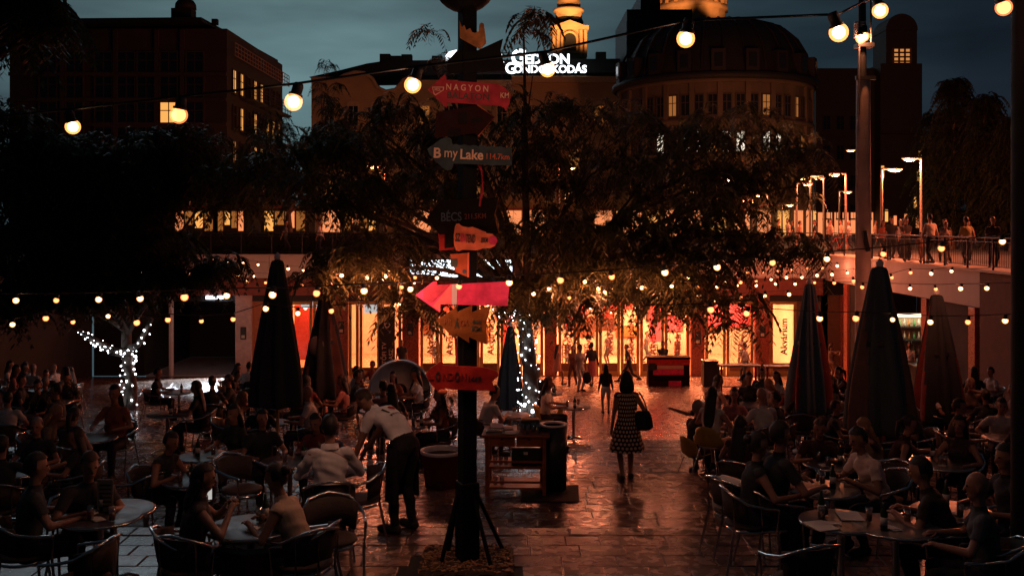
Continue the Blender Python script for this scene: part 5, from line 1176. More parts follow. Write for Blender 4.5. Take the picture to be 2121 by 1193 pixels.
person('woman in white top and white trousers standing before the middle doors', GD(1201, 38.2), R(-150), 'stand', 1.74, top=WHITE, bot=WHITE, hair='black', style='short', fem=True, **gg)
hb2 = thing('handbag', 'dark round handbag held by the woman in white', 'bag', GD(1216, 38.0) + Vector((0, 0, .28)))
MB().ell((0, 0, .25), (.17, .09, .24), 14, 9).build('pouch', cloth(BLK), hb2); MB().tube([(-.1, 0, .42), (-.06, 0, .72), (.06, 0, .72), (.1, 0, .42)], .012, 6).build('strap', cloth(BLK), hb2)
person('woman in a short pink dress at the left of the door group', GD(1153, 42.5), R(-60), 'walk', 1.68, top=(.55, .25, .2), bot=(.55, .25, .2), hair='black', style='long', fem=True, sleeves='none', legs='none', skirt=(.42, .22), **gg)
person('dark-dressed woman just behind the woman in white', GD(1187, 41.5), R(160), 'walk', 1.66, top=(.2, .08, .06), bot=(.10, .04, .03), hair='black', style='long', fem=True, sleeves='none', **gg)
person('woman in a black top and pink skirt at the doors', GD(1226, 42.0), R(10), 'walk', 1.78, top=BLK, bot=PINK, hair='black', style='short', fem=True, sleeves='long', legs='none', skirt=(.62, .20), **gg)
person('man in black hurrying left past the doors', GD(1303, 44.5), R(95), 'stride', 1.72, top=BLK, bot=BLK, hair='black', **gg)
person('doorman in a black shirt with arms folded behind the red counter', GD(1373, 43.2), R(180), 'stand', 1.80, top=BLK, bot=BLK, hair='black', over=dict(hands=((.10, .22, 1.12), (-.10, .24, 1.08))), **gg)
person('dark man standing between the banner and the red pillar', GD(832, 47.0), R(-170), 'stand', 1.80, top=BLK, bot=BLK, hair='black', **gg)
person('person in a white shirt by the tall window on the right', GD(1545, 45.0), R(60), 'walk', 1.70, top=(.55, .5, .48), bot=GREY, hair='black', **gg)
person('woman holding up a phone in the dark doorway on the right', GD(1722, 45.5), R(-70), 'phoneup', 1.66, top=(.10, .05, .04), bot=(.25, .14, .10), hair='brown', style='tail', fem=True, sleeves='none', legs='short', **gg)
person('barman in a white shirt in the lit gap between the parasols', Vector((16.4, 41.0, zf(41))), R(130), 'stand', 1.78, top=WHITE, bot=BLK, hair='brown', **gg)
# the waiter bends over a table
wl = G(838, 1100)
wt, wp = person('waiter in a white printed T-shirt and black apron bending over a table', wl, R(58), 'bend', 1.80, top=(.88, .87, .86), bot=(.014, .014, .015), hair='brown', vox=.013, skin=1, fingers=True)
dgt = bpy.context.evaluated_depsgraph_get(); sme = wp['shirt'].data; bvh = BVHTree.FromPolygons([v.co for v in sme.vertices], [tuple(p.vertices) for p in sme.polygons])
def print_on(s, size, mat, pos, tilt, name='shirt_print', bold=.02):
    me = text_mesh(s, size, bold, 0.0) if isinstance(s, str) else s; me.materials.clear(); me.materials.append(mat)
    Mx = Matrix.Translation(pos) @ Matrix.Rotation(tilt, 4, 'X')
    for v in me.vertices:
        c_ = Mx @ v.co; hit = bvh.find_nearest(c_)
        if hit[0] is not None: v.co = hit[0] + hit[1] * .006
    o = link(name, me, wt); o.scale = wp['shirt'].scale
tb = R(180 + 90 - 0)
# back of the shirt: local frame, y forward; letters read with their top towards the head
def back_pt(u): a = .62 + (1.25 - .62) * u; c0 = Vector((0, 0, .97)) + Vector((0, math.sin(.62), math.cos(.62))) * .28; return c0 + Vector((0, math.sin(1.25), math.cos(1.25))) * (.25 * u) + Vector((0, -.12 * math.cos(1.1), .16 * math.sin(1.1)))
mkp = M('print_black', (.02, .02, .02), var=0); mrp = M('print_red', (.40, .02, .04), var=0)
print_on('I', .17, mkp, back_pt(.30) + Vector((-.10, 0, 0)), R(-25), bold=.04)
hp_ = [(16 * math.sin(t_) ** 3 / 16 * .075, (13 * math.cos(t_) - 5 * math.cos(2 * t_) - 2 * math.cos(3 * t_) - math.cos(4 * t_)) / 16 * .075) for t_ in np.linspace(0, 6.28, 25)[:-1]]
hme = bpy.data.meshes.new('heart'); hme.from_pydata([(0, 0, 0)] + [(a, q, 0) for a, q in hp_], [], [(0, i + 1, (i + 1) % 24 + 1) for i in range(24)]); print_on(hme, 1, mrp, back_pt(.32) + Vector((.035, 0, 0)), R(-25), 'heart_print')
print_on('PETŐFI', .085, mkp, back_pt(-.10), R(-35), bold=.03); print_on('TERASZ', .045, mkp, back_pt(-.42) + Vector((.02, 0, 0)), R(-45))
ap = MB(); nn = 18                                        # long apron wrapped round the hips and legs
vs = [];
for j in range(8):
    u = j / 7
    for i in range(nn):
        a = R(-25 + 230 * i / (nn - 1)); vs.append((.215 * math.cos(a) * (1 + .05 * math.sin(a * 6) * u), .02 + (.165 + .03 * u) * math.sin(a), .98 - .62 * u))
ap.add(vs, [(j * nn + i, j * nn + i + 1, (j + 1) * nn + i + 1, (j + 1) * nn + i) for j in range(7) for i in range(nn - 1)], 0, True); ap.build('apron', cloth((.014, .014, .015)), wt)
sw_ = [(-.055, .016), (-.035, -.002), (-.01, .004), (.06, .028), (-.012, -.012), (-.04, -.02), (-.06, -.006)]
so_ = MB().prism(sw_, -.003, .003).build('shoe_mark', M('print_rose', (.75, .35, .32), var=0), wt, (.20, .10, .075)); so_.rotation_euler = (0, R(6), R(-84))

# people on the upper street
up = 'people strolling on the upper street'
def strol(label, px, d, yaw, **k_): person(label, Vector((X(px, d), d, .08 if X(px, d) < XR + .6 and d < FAC else .004)), R(yaw), group=up, vox=.026, **k_)
strol('man in a loose white shirt seen from behind at the right railing', 1928, 37.5, 15, pose='walk', h=1.84, top=(.66, .55, .45), bot=BLK, hair='black')
strol('smiling woman in a striped top walking along the right railing', 1958, 37.0, 175, pose='walk', h=1.62, top=(.55, .40, .30), bot=(.10, .05, .04), hair='brown', style='bun', fem=True, sleeves='none', legs='short')
strol('man in an olive T-shirt walking away at the right railing', 2003, 36.6, 10, pose='walk', h=1.80, top=(.40, .30, .12), bot=GREY, hair='brown')
strol('dark-dressed person at the right end of the railing', 2056, 34.5, 170, pose='stand', h=1.76, top=(.06, .03, .03), bot=BLK, hair='black')
strol('person in a dark coat behind the mast', 1846, 42, 170, pose='walk', h=1.76, top=BLK, bot=BLK, hair='black')
strol('woman in a rusty red top right of the mast', 1828, 43, 200, pose='walk', h=1.62, top=(.35, .10, .06), bot=BLK, hair='brown', style='long', fem=True)
strol('man with folded arms at the railing near the mast', 1877, 41, 185, pose='stand', h=1.78, top=(.05, .04, .04), bot=BLK, hair='black', over=dict(hands=((.10, .22, 1.12), (-.10, .24, 1.08))))
strol('small child walking beside the white-shirted man', 1906, 38.5, 180, pose='walk', h=1.15, top=(.4, .2, .12), bot=(.2, .1, .06), hair='brown')
strol('cyclist in a pale shirt left of the mast', 1722, 52.5, 90, pose='stand', h=1.75, top=(.6, .4, .3), bot=BLK, hair='black')
strol('dark pedestrian left of the cyclist', 1690, 53.5, 80, pose='walk', h=1.74, top=BLK, bot=BLK, hair='black')
strol('pedestrian in an orange-lit shirt under the right foliage', 1655, 54.5, -80, pose='walk', h=1.70, top=(.5, .3, .2), bot=GREY, hair='black')
strol('pedestrian in a white cap shirt behind the left railing', 664, 50.6, 90, pose='walk', h=1.72, top=(.5, .5, .52), bot=NAVY, hair='grey')
strol('dark pedestrian behind the left railing near the parasol', 590, 50.8, -90, pose='walk', h=1.72, top=GREY, bot=BLK, hair='black')
walkers = [o for o in COL.objects if o.get('category') == 'person' and o.get('group') == up]
NTH = ['first', 'second', 'third', 'fourth', 'fifth', 'sixth', 'seventh', 'eighth', 'ninth', 'tenth', 'eleventh', 'twelfth', 'thirteenth', 'fourteenth', 'fifteenth', 'sixteenth']
new = []
for i in range(10):
    o = copy_tree(random.choice(walkers)); d = random.uniform(33.5, 47); o.location = (XR + random.uniform(1.2, 4.5), d, .004); o.rotation_euler = (0, 0, R(random.choice((5, 175, 95)) + random.uniform(-40, 40))); new.append(o)
new.sort(key=lambda o: o.location.x / o.location.y)
for i, o in enumerate(new): o['label'] = '%s pedestrian from the left in the crowd behind the right railing walkers' % NTH[i]; o['group'] = 'crowd on the right deck'
new = []
for i in range(12):
    o = copy_tree(random.choice(walkers)); d = random.uniform(51, 64); o.location = (X(random.uniform(1180, 1840), d), d, .004); o.rotation_euler = (0, 0, R(random.choice((90, -90)) + random.uniform(-30, 30))); new.append(o)
new.sort(key=lambda o: o.location.x / o.location.y)
for i, o in enumerate(new): o['label'] = '%s pedestrian from the left crossing the far street behind the middle tree' % NTH[i]; o['group'] = 'crowd on the far street'
new = []
for i, px in enumerate((655, 900, 975, 1180, 1262, 1345, 1400, 1530)):
    o = copy_tree(random.choice(walkers)); o.location = (fx(px) * 1.06, D0 + random.uniform(2, 5), ZL); o.rotation_euler = (0, 0, random.uniform(0, 6)); o['label'] = '%s guest from the left inside the lit lobby behind the glass' % NTH[i]; o['group'] = 'guests inside the lobby'
# bicycle
bk_ = thing('bicycle', 'bicycle pushed by the cyclist left of the mast', 'bicycle', (X(1738, 52), 52, .004))
for x_ in (-.52, .52):
    wq = MB().tube([(x_ + .33 * math.cos(a), 0, .34 + .33 * math.sin(a)) for a in np.linspace(0, 2 * math.pi, 25)], .018, 6).build('wheel', m_dark, bk_)
    sp2 = MB(); [sp2.cyl((x_, 0, .34), (x_ + .32 * math.cos(a), 0, .34 + .32 * math.sin(a)), .004, n=4) for a in np.linspace(0, 5.9, 12)]; sp2.build('spokes', M('steel'), wq)
fq = MB(); A_, B_, C_, D_ = (-.52, 0, .34), (-.18, 0, .85), (.36, 0, .85), (.02, 0, .32)
for a, q in ((A_, B_), (B_, C_), (C_, D_), (D_, A_), (B_, D_), (C_, (.52, 0, .34))): fq.cyl(a, q, .018, n=6)
fq.build('frame', mr_, bk_); MB().ell((-.2, 0, .93), (.13, .07, .04), 10, 6).build('saddle', m_dark, bk_); MB().tube([(.42, -.28, .98), (.36, 0, 1.0), (.42, .28, .98)], .015, 6).build('handlebar', m_dark, bk_)
# ------------------------------------------------------------------ furniture
m_alu = M('polished_tube', (.72, .70, .67), rough=.16, metal=1.0, var=.04); m_rat = M('woven_seat', (.06, .045, .038), rough=.7, var=.3, scale=40, bump=.6)
m_ttop = M('table_top', (.075, .058, .052), rough=.42, var=.15); m_yel = M('yellow_shell', (.48, .33, .06), rough=.35, var=.06)
def armchair():
    t_ = thing('cafe_armchair', '-', 'chair')
    MB().lathe([(0, .44), (.20, .44), (.235, .45), (.235, .475), (.18, .482), (0, .47)], 20).build('seat', m_rat, t_)
    hoop = [(-.27, .22, .66), (-.29, .08, .68), (-.28, -.10, .72), (-.20, -.24, .80), (0, -.29, .84), (.20, -.24, .80), (.28, -.10, .72), (.29, .08, .68), (.27, .22, .66)]
    fine = [Vector(hoop[i]).lerp(Vector(hoop[i + 1]), u) for i in range(8) for u in (0, .5)] + [Vector(hoop[-1])]
    MB().tube(fine, .015, 8).build('arm_hoop', m_alu, t_)
    bs = MB(); nn = 9; vs = []
    for j, zz in enumerate((.50, .62, .76)):
        for i in range(nn):
            a = R(200 + 140 * i / (nn - 1)); rr = .235 + .02 * j; vs.append((rr * math.cos(a) * 1.05, rr * math.sin(a), zz + .04 * math.sin(R(180 * i / (nn - 1)))))
    bs.add(vs, [(j * nn + i, j * nn + i + 1, (j + 1) * nn + i + 1, (j + 1) * nn + i) for j in range(2) for i in range(nn - 1)], 0, True); o = bs.build('backrest', m_rat, t_)
    s = o.modifiers.new('s', 'SOLIDIFY'); s.thickness = .012
    for (x_, y_, x1, y1, zt2) in ((-.27, .22, -.25, .25, .66), (.27, .22, .25, .25, .66), (-.20, -.22, -.24, -.30, .80), (.20, -.22, .24, -.30, .80)):
        MB().tube([(x_, y_, zt2), (x_ * .96, y_ * .95, .45), (x1, y1, 0)], .0135, 8).build('leg', m_alu, t_)
    MB().lathe([(.22, .40), (.235, .415), (.22, .43)], 20).build('seat_ring', m_alu, t_)
    return t_
def shell_chair():
    t_ = thing('shell_chair', '-', 'chair'); mb = MB(); nn, kk = 15, 10; vs = []
    for j in range(kk):
        u = j / (kk - 1)
        for i in range(nn):
            a = (i / (nn - 1) - .5) * 2; w = .24 + .02 * math.sin(u * 3)
            if u < .5: y = .22 - u / .5 * .36; z = .45 + .05 * a * a - .02 * math.sin(u * 6)
            else: v = (u - .5) / .5; y = -.14 - .10 * v ** .7; z = .44 + .36 * v; z -= .10 * a * a * v
            vs.append((a * w * (1 - .15 * (u > .8) * abs(a)), y + .13 * a * a * (u > .35), z))
    mb.add(vs, [(j * nn + i, j * nn + i + 1, (j + 1) * nn + i + 1, (j + 1) * nn + i) for j in range(kk - 1) for i in range(nn - 1)], 0, True)
    o = mb.build('shell', m_yel, t_); s = o.modifiers.new('s', 'SOLIDIFY'); s.thickness = .014
    for sx_, sy_ in ((-1, 1), (1, 1), (-1, -1), (1, -1)): MB().tube([(sx_ * .12, sy_ * .10, .43), (sx_ * .22, sy_ * .22, 0)], .010, 6).build('leg', m_alu, t_)
    return t_
def round_table(r=.38, top=m_ttop):
    t_ = thing('round_table', '-', 'table')
    MB().lathe([(0, .715), (r - .02, .715), (r, .725), (r, .745), (r - .015, .75), (0, .748)], 32).build('table_top', top, t_)
    MB().lathe([(r + .001, .722), (r + .008, .728), (r + .008, .744), (r + .001, .748)], 32).build('rim', m_alu, t_)
    MB().cyl((0, 0, .05), (0, 0, .714), .035, n=12).build('column', m_alu, t_)
    for a in (45, 135, 225, 315): MB().tube([(0, 0, .09), (.18 * math.cos(R(a)), .18 * math.sin(R(a)), .07), (.3 * math.cos(R(a)), .3 * math.sin(R(a)), .015)], .018, 6).build('leg', m_alu, t_)
    return t_
protoC, protoS, protoT, protoW = armchair(), shell_chair(), round_table(), round_table(.40, M('white_top', (.11, .10, .095), rough=.45, var=.06)); used = set()
def place(proto, label, loc, rz, group):
    o = proto if proto.name not in used else copy_tree(proto); used.add(proto.name); o.location = loc; o.rotation_euler = (0, 0, rz); o['label'] = label; o['group'] = group; return o
# ------------------------------------------------------------------ seated guests: (label, chair label, head column, head row, search from, yaw, options)
seat = []; SEATED = []
def sit(label, chair, hx, hy, dmin, yaw, pose='sit', kind='a', headz=1.30, near=False, **k_):
    d = dfloor(hy, dmin, headz); loc = Vector((X(hx, d), d, zf(d))); f_ = Vector((-math.sin(R(yaw)), math.cos(R(yaw)), 0)); lean_ = {'sitlean': .34, 'sitreach': .30, 'sit': .12, 'sitphone': .16, 'sitback': -.02}.get(pose, .1)
    loc = loc - f_ * lean_; loc.z = zf(loc.y)
    pp, _ = person(label, loc, R(yaw), pose, vox=.013 if near else .02, fingers=near, **k_)
    if not near: SEATED.append(pp)
    c = place(protoC if kind == 'a' else protoS, chair, loc - f_ * .02, R(yaw), 'cafe chairs with guests'); seat.append((loc, f_, label))
# right-hand tables, front to back
sit('bald man in a grey-blue T-shirt seen from behind at the lower right', 'metal armchair of the bald man at the lower right', 2015, 995, 8.0, 70, 'sit', near=True, top=(.07, .085, .10), style='bald', skin=0)
sit('broad man in a black shirt from behind left of the bald man', 'metal armchair of the broad man in black at the lower right', 1893, 968, 8.0, 60, 'sitlean', near=True, headz=1.22, top=(.03, .02, .018), bot=BLK)
sit('man in a white T-shirt leaning over his table on the right', 'metal armchair of the man in white leaning on the right', 1768, 905, 9.8, 105, 'sitlean', near=True, headz=1.22, top=(.66, .52, .46), bot=NAVY, skin=1, crease=1.6)
sit('smiling bearded man in black facing right at the front', 'metal armchair of the smiling man in black', 1622, 895, 9.6, -75, 'sit', near=True, headz=1.36, top=BLK, bot=BLK, h=1.84)
sit('dark-haired woman in black beside the smiling man', 'round-backed metal armchair beside the smiling man', 1578, 915, 9.9, -85, 'sit', near=True, headz=1.28, top=BLK, bot=BLK, style='bun', fem=True, sleeves='none')
sit('person in dark clothes facing the camera across the right table', 'metal armchair across the right table', 1698, 884, 12.0, 165, 'sitlean', headz=1.22, top=(.06, .025, .02), hair='brown')
sit('blonde woman resting her head on her hand', 'metal armchair of the blonde woman', 1782, 878, 12.2, 110, 'sitlean', headz=1.24, top=(.28, .20, .14), hair='blonde', style='long', fem=True, over=dict(hands=((-.06, .36, 1.10), (.16, .46, .8))))
sit('woman in a dark sleeveless top gesturing under the large parasol', 'metal armchair under the large parasol', 1893, 866, 12.6, -100, 'sitreach', top=(.04, .02, .02), style='tail', fem=True, sleeves='none')
sit('woman facing the camera between the right parasols', 'metal armchair between the right parasols', 1985, 872, 12.4, 140, 'sit', top=(.05, .03, .03), style='long', fem=True, sleeves='none')
sit('guest in black behind the bald man', 'metal armchair behind the bald man', 2075, 940, 9.6, 95, 'sit', top=BLK)
sit('woman with long dark hair and bare shoulders seen from behind', 'metal armchair of the long-haired woman', 1536, 872, 12.0, -30, 'sit', top=(.06, .02, .018), style='long', fem=True, sleeves='none')
sit('bald man in a white shirt seen from behind at the far right table', 'metal armchair of the bald man in white', 1575, 850, 16.0, 20, 'sit', top=WHITE, style='bald')
sit('woman in a white dress from behind on a yellow shell chair', 'yellow shell chair of the woman in the white dress', 1478, 846, 16.0, -35, 'sit', kind='s', top=WHITE, bot=WHITE, style='long', fem=True, sleeves='none', legs='none', skirt=(.2, .2))
sit('grey-haired guest in black at the left end of the right tables', 'yellow shell chair of the grey-haired guest', 1449, 838, 16.4, -60, 'sit', kind='s', top=BLK, hair='grey')
sit('young man in black with an arm stretched to the left', 'shell chair of the young man stretching his arm', 1466, 820, 17.0, 150, 'sit', kind='s', top=BLK, over=dict(hands=((-.2, .4, .78), (.70, .05, 1.0))))
sit('woman in a rose top facing the camera at the far table', 'chair of the woman in the rose top', 1521, 812, 17.2, 170, 'sit', top=(.45, .18, .15), style='bob', fem=True)
sit('man in black from behind left of the red counter table', 'metal armchair at the far right group', 1602, 818, 18.0, 50, 'sit', top=BLK)
sit('man in a white T-shirt reaching across the far table', 'metal armchair of the reaching man in white', 1547, 778, 20.9, -120, 'sitreach', top=WHITE, hair='black')
sit('man in grey at the far high table', 'metal armchair of the man in grey', 1579, 768, 21.0, 175, 'sit', top=GREY)
sit('woman in a white blouse with black hair at the far right group', 'metal armchair of the woman in the white blouse', 1606, 775, 21.0, 120, 'sit', top=WHITE, style='bob', fem=True)
# left-hand tables
sit('man in a white dress shirt seen from behind at the front left', 'metal armchair of the man in the white dress shirt', 683, 888, 10.2, 12, 'sit', near=True, headz=1.30, h=1.82, top=(.76, .74, .72), bot=NAVY, sleeves='long', collar=True, crease=1.9)
sit('woman in a cream tank top bent over her table', 'metal armchair of the woman in the tank top', 560, 988, 8.2, 75, 'sitlean', near=True, headz=1.20, top=(.58, .44, .32), bot=NAVY, style='bun', fem=True, sleeves='none', skin=1)
sit('woman leaning back with a phone at the front left table', 'metal armchair of the woman with a phone', 428, 985, 8.2, -70, 'sitphone', near=True, headz=1.26, top=(.06, .05, .05), style='bob', fem=True, sleeves='none', skin=1)
sit('guest in a grey shirt at the far lower left', 'metal armchair at the far lower left', 85, 955, 8.6, -60, 'sit', top=(.05, .056, .062))
sit('man in a dark checked shirt at the left edge tables', 'metal armchair of the man in the checked shirt', 190, 960, 8.8, -140, 'sitlean', headz=1.22, top=(.05, .045, .05), hair='brown')
sit('bare-armed guest at the second left table', 'metal armchair at the second left table', 362, 912, 12.0, -110, 'sitlean', headz=1.22, top=BLK, sleeves='none', skin=1)
sit('guest in dark red behind the man in white', 'metal armchair behind the man in white', 650, 870, 12.0, 170, 'sitlean', headz=1.24, top=(.16, .03, .02), style='long', fem=True)
sit('guest under the left parasol in black', 'metal armchair under the left parasol', 545, 860, 12.6, -150, 'sit', top=BLK)
sit('guest in dark green at the middle left table', 'metal armchair at the middle left table', 480, 850, 13.5, 150, 'sit', top=(.03, .04, .03), style='long', fem=True)
sit('woman in profile dark against the pale passage floor', 'metal armchair of the woman in profile', 402, 797, 17.6, 92, 'sit', top=BLK, style='long', fem=True)
sit('guest in black beside the passage column', 'metal armchair beside the passage column', 330, 768, 21.0, -80, 'sit', top=BLK)
sit('guest with tied hair in front of the pale passage', 'metal armchair in front of the pale passage', 440, 787, 20.9, 10, 'sit', top=BLK, style='bun', fem=True)
sit('guest in black by the pale pillar', 'metal armchair by the pale pillar', 470, 783, 21.2, 100, 'sit', top=BLK)
sit('man in a white shirt before the left windows', 'metal armchair before the left windows', 741, 764, 22.0, -60, 'sit', top=(.55, .56, .55), bot=BLK)
sit('man in a red shirt near the black banner', 'metal armchair near the black banner', 770, 752, 23.0, 150, 'sit', top=(.30, .07, .05))
sit('dark-haired man in front of the steel drum', 'metal armchair in front of the steel drum', 792, 795, 17.6, 30, 'sit', top=(.2, .12, .1))
sit('woman close beside the man at the steel drum', 'metal armchair beside the steel drum', 810, 802, 17.0, 20, 'sit', top=BLK, style='long', fem=True)
sit('man in a white T-shirt leaning forward left of the middle trunk', 'metal armchair left of the middle trunk', 1030, 812, 18.0, -60, 'sitlean', headz=1.2, top=WHITE, bot=BLK)
sit('guest in a rusty top behind the sign post', 'metal armchair behind the sign post', 905, 812, 18.2, 110, 'sit', top=(.30, .09, .05), style='long', fem=True)
sit('woman in white on a yellow chair near the fairy-lit trunk', 'yellow shell chair near the fairy-lit trunk', 1140, 788, 20.9, -95, 'sit', kind='s', top=WHITE, style='bob', fem=True)
sit('guest in black drinking right of the fairy-lit trunk', 'shell chair right of the fairy-lit trunk', 1115, 768, 22.0, -150, 'sit', kind='s', top=BLK)
# tables stand where the guests face
cent = []
for loc, f_, lb in seat:
    q = loc + f_ * .62
    for c_ in cent:
        if (c_[0] - q).length < .85: c_[0] = (c_[0] * c_[1] + q) / (c_[1] + 1); c_[1] += 1; break
    else: cent.append([q, 1, lb])
TBL = []
for i, (q, n, lb) in enumerate(cent):
    q = Vector((q.x, q.y, zf(q.y))); far = q.y > 14
    place(protoW if i % 3 == 0 else protoT, 'round cafe table in front of the ' + ' '.join(lb.split()[:9]), q, random.uniform(0, 3), 'round cafe tables'); TBL.append((q, lb))
q = Vector((X(1742, 9.25), 9.25, zf(9))); place(protoT, 'round table with menus and glasses at the bottom right', q, .3, 'round cafe tables'); TBL.append((q, 'TABLE_MENU'))
q = Vector((X(235, 9.6), 9.6, zf(9))); place(protoT, 'round brown table with a standing menu at the left', q, .3, 'round cafe tables'); TBL.append((q, 'TABLE_LEFT'))
for (lb, px, d, rz) in (('empty metal armchair at the bottom edge, left of the tub', 400, 8.75, -20), ('empty metal armchair at the bottom beside the big tub', 630, 8.9, 40), ('empty metal armchair pushed aside left of the waiter', 745, 11.0, 100), ('empty metal armchair with a white cloth at the right walkway', 1525, 10.6, -60), ('empty metal armchair at the bottom edge in front of the right table', 1660, 8.5, 20),
                        ('empty metal armchair under the large parasol tables', 1850, 11.0, 150), ('empty metal armchair at the right bottom corner', 2080, 8.6, 40), ('empty metal armchair at the left tables in front of the fairy-lit tree', 300, 12.8, 60), ('empty metal armchair at the bottom left', 170, 8.5, 80), ('empty metal armchair between the left tables', 500, 11.4, -120), ('empty metal armchair by the tank-top woman', 690, 9.6, 200)):
    place(protoC, lb, GD(px, d), R(rz), 'empty cafe chairs')
for (lb, px, d, rz) in (('empty yellow shell chair at the walkway right of the sideboard', 1150, 22.3, 80),): place(protoS, lb, GD(px, d), R(rz), 'empty cafe chairs')
# the dim crowd: more small groups round tables on both sides
SIDES = [('near', -90), ('right', 0), ('far', 90), ('left', 180)]
def crowd(px0, px1, d0, d1, n, word):
    spots = []; tries = 0
    while len(spots) < n and tries < 6000:
        tries += 1; d = random.uniform(d0, d1); c_ = GD(random.uniform(px0, px1), d)
        if any((c_ - q_).length < 1.75 for q_, _ in TBL) or any((c_ - l_).length < 1.0 for l_, _, _ in seat): continue
        px = CX + F * c_.x / c_.y
        if 880 < px < 1500 or (205 < px < 505 and d > 15.5) or not (EC + .9 < d or EA + .9 < d < EB - .6 or EB + 1 < d < EC - .6): continue
        spots.append(c_); TBL.append((c_, 'TABLE_' + word))
    spots.sort(key=lambda c_: c_.x / c_.y)
    for i, c_ in enumerate(spots):
        w = '%s table from the left in the dim %s crowd' % (NTH[i], word)
        place(protoT, 'round cafe table, the ' + w, c_, random.uniform(0, 3), 'tables of the dim %s crowd' % word)
        for sd, ang_ in random.sample(SIDES, random.choice((3, 3, 4))):
            a = R(ang_) + random.uniform(-.3, .3); p = c_ + Vector((math.cos(a) * .78, math.sin(a) * .78, 0)); p.z = zf(p.y); rz = a + math.pi / 2
            place(protoC, 'metal armchair, %s side, %s' % (sd, w), p, rz, 'chairs of the dim %s crowd' % word)
            o = copy_tree(random.choice(SEATED)); o.location = p; o.rotation_euler = (0, 0, rz); o['label'] = 'guest, %s side, %s' % (sd, w); o['group'] = 'seated guests of the dim %s crowd' % word; o.scale = [random.uniform(.94, 1.05)] * 3
crowd(10, 860, 12.5, 31, 15, 'left'); crowd(1530, 2090, 12.8, 28, 11, 'right')
# things on the tables
m_gl = GLASS('drink_glass', (.85, .85, .82), .25, .05); m_drink = M('amber_drink', (.45, .16, .04), rough=.1, var=0); m_paper = M('napkin', (.7, .66, .6), rough=.9, var=.05)
gm = MB().lathe([(.0, .004), (.028, .004), (.034, .13), (.031, .13), (.026, .012), (0, .012)], 12).mesh('glass_wall', m_gl); dm2 = MB().lathe([(0, .013), (.0255, .013), (.029, .085), (0, .085)], 12).mesh('drink', m_drink)
bm_ = MB().lathe([(0, 0), (.032, 0), (.032, .15), (.013, .20), (.013, .25), (0, .25)], 12).mesh('bottle', M('bottle_green', (.02, .05, .02), rough=.12))
for i, (q, lb) in enumerate(TBL):
    if lb in ('TABLE_left', 'TABLE_right'): continue
    nm = {'TABLE_MENU': 'the bottom right menu table', 'TABLE_LEFT': 'the left menu table'}.get(lb, 'the table of the ' + ' '.join(lb.split()[:7]))
    for j in range(3):
        a = random.uniform(0, 6.28); rr = random.uniform(.1, .27); p = q + Vector((rr * math.cos(a + j * 2.1), rr * math.sin(a + j * 2.1), .751))
        if j < 2:
            g_ = thing('drinking_glass', ('tall glass on ' if j else 'half full glass on ') + nm, 'glass', p, 0, 'glasses on the cafe tables'); link('glass_wall', gm, g_)
            link('drink', dm2, g_)
        else:
            b_ = thing('bottle', 'green bottle on ' + nm, 'bottle', p, 0, 'bottles on the cafe tables'); link('glass_body', bm_, b_)
            MB().lathe([(.0325, .05), (.0328, .05), (.0328, .12), (.0325, .12)], 12).build('paper_label', m_paper, b_)
    nk = MB(); nk.box((0, 0, .004), (.14, .10, .006)); nk.box((.02, .01, .009), (.12, .09, .004), rz=.2)
    tag(nk.build('napkin', m_paper, None, q + Vector((random.uniform(-.15, .15), -.12, .751)), random.uniform(0, 3)), 'white paper napkin on ' + nm, 'napkin', 'napkins on the cafe tables')
for (x_, y_, rz, lb) in ((1700, 9.05, .3, 'open menu sheet on the bottom right table'), (1760, 9.35, -.1, 'folded white menu on the bottom right table')):
    tag(MB().box((0, 0, .004), (.21, .29, .006)).build('menu', m_paper, None, (X(x_, y_), y_, zf(9) + .752), rz), lb, 'menu')
mn = thing('menu_stand', 'upright printed menu card on the brown left table', 'menu', (X(218, 9.5), 9.5, zf(9) + .751)); MB().bb(-.075, .075, -.004, .004, .01, .31).build('card', M('menu_card', (.30, .27, .20), var=.05), mn); MB().bb(-.08, .08, -.04, .04, 0, .012).build('foot', m_dark, mn)
for z in (.05, .09, .13, .17, .21, .25): MB().bb(-.055, .055, -.0065, -.0045, z, z + .015).build('print_line', m_letk, mn)
tag(MB().box((0, 0, 0), (.075, .008, .15)).build('phone', EM('phone_screen', (.95, .9, .85), .5), None, W(430, 1017, 8.9), .5), 'lit phone held by the woman at the front left table', 'phone')

# round planter tubs
def tub(label, loc, r, h_, rim):
    t_ = thing('planter_tub', label, 'planter', loc); MB().lathe([(0, 0), (r * .8, 0), (r * .97, h_ - .04), (r, h_ - .04)], 32).build('tub_wall', M('terracotta', (.26, .075, .04), rough=.6, var=.2), t_)
    MB().lathe([(r * .985, h_ - .05), (r * 1.03, h_ - .045), (r * 1.03, h_), (r * .93, h_), (r * .92, h_ - .08)], 32).build('rim', rim, t_); MB().lathe([(0, h_ - .1), (r * .93, h_ - .08)], 24).build('soil', M('soil'), t_); return t_
tub('big round tub at the bottom left beside the front table', GD(530, 9.15), .36, .62, M('grey_rim', (.25, .25, .26), rough=.4))
tub('terracotta tub with a bright rim left of the sign post', GD(915, 15.2), .32, .55, M('white_paint'))
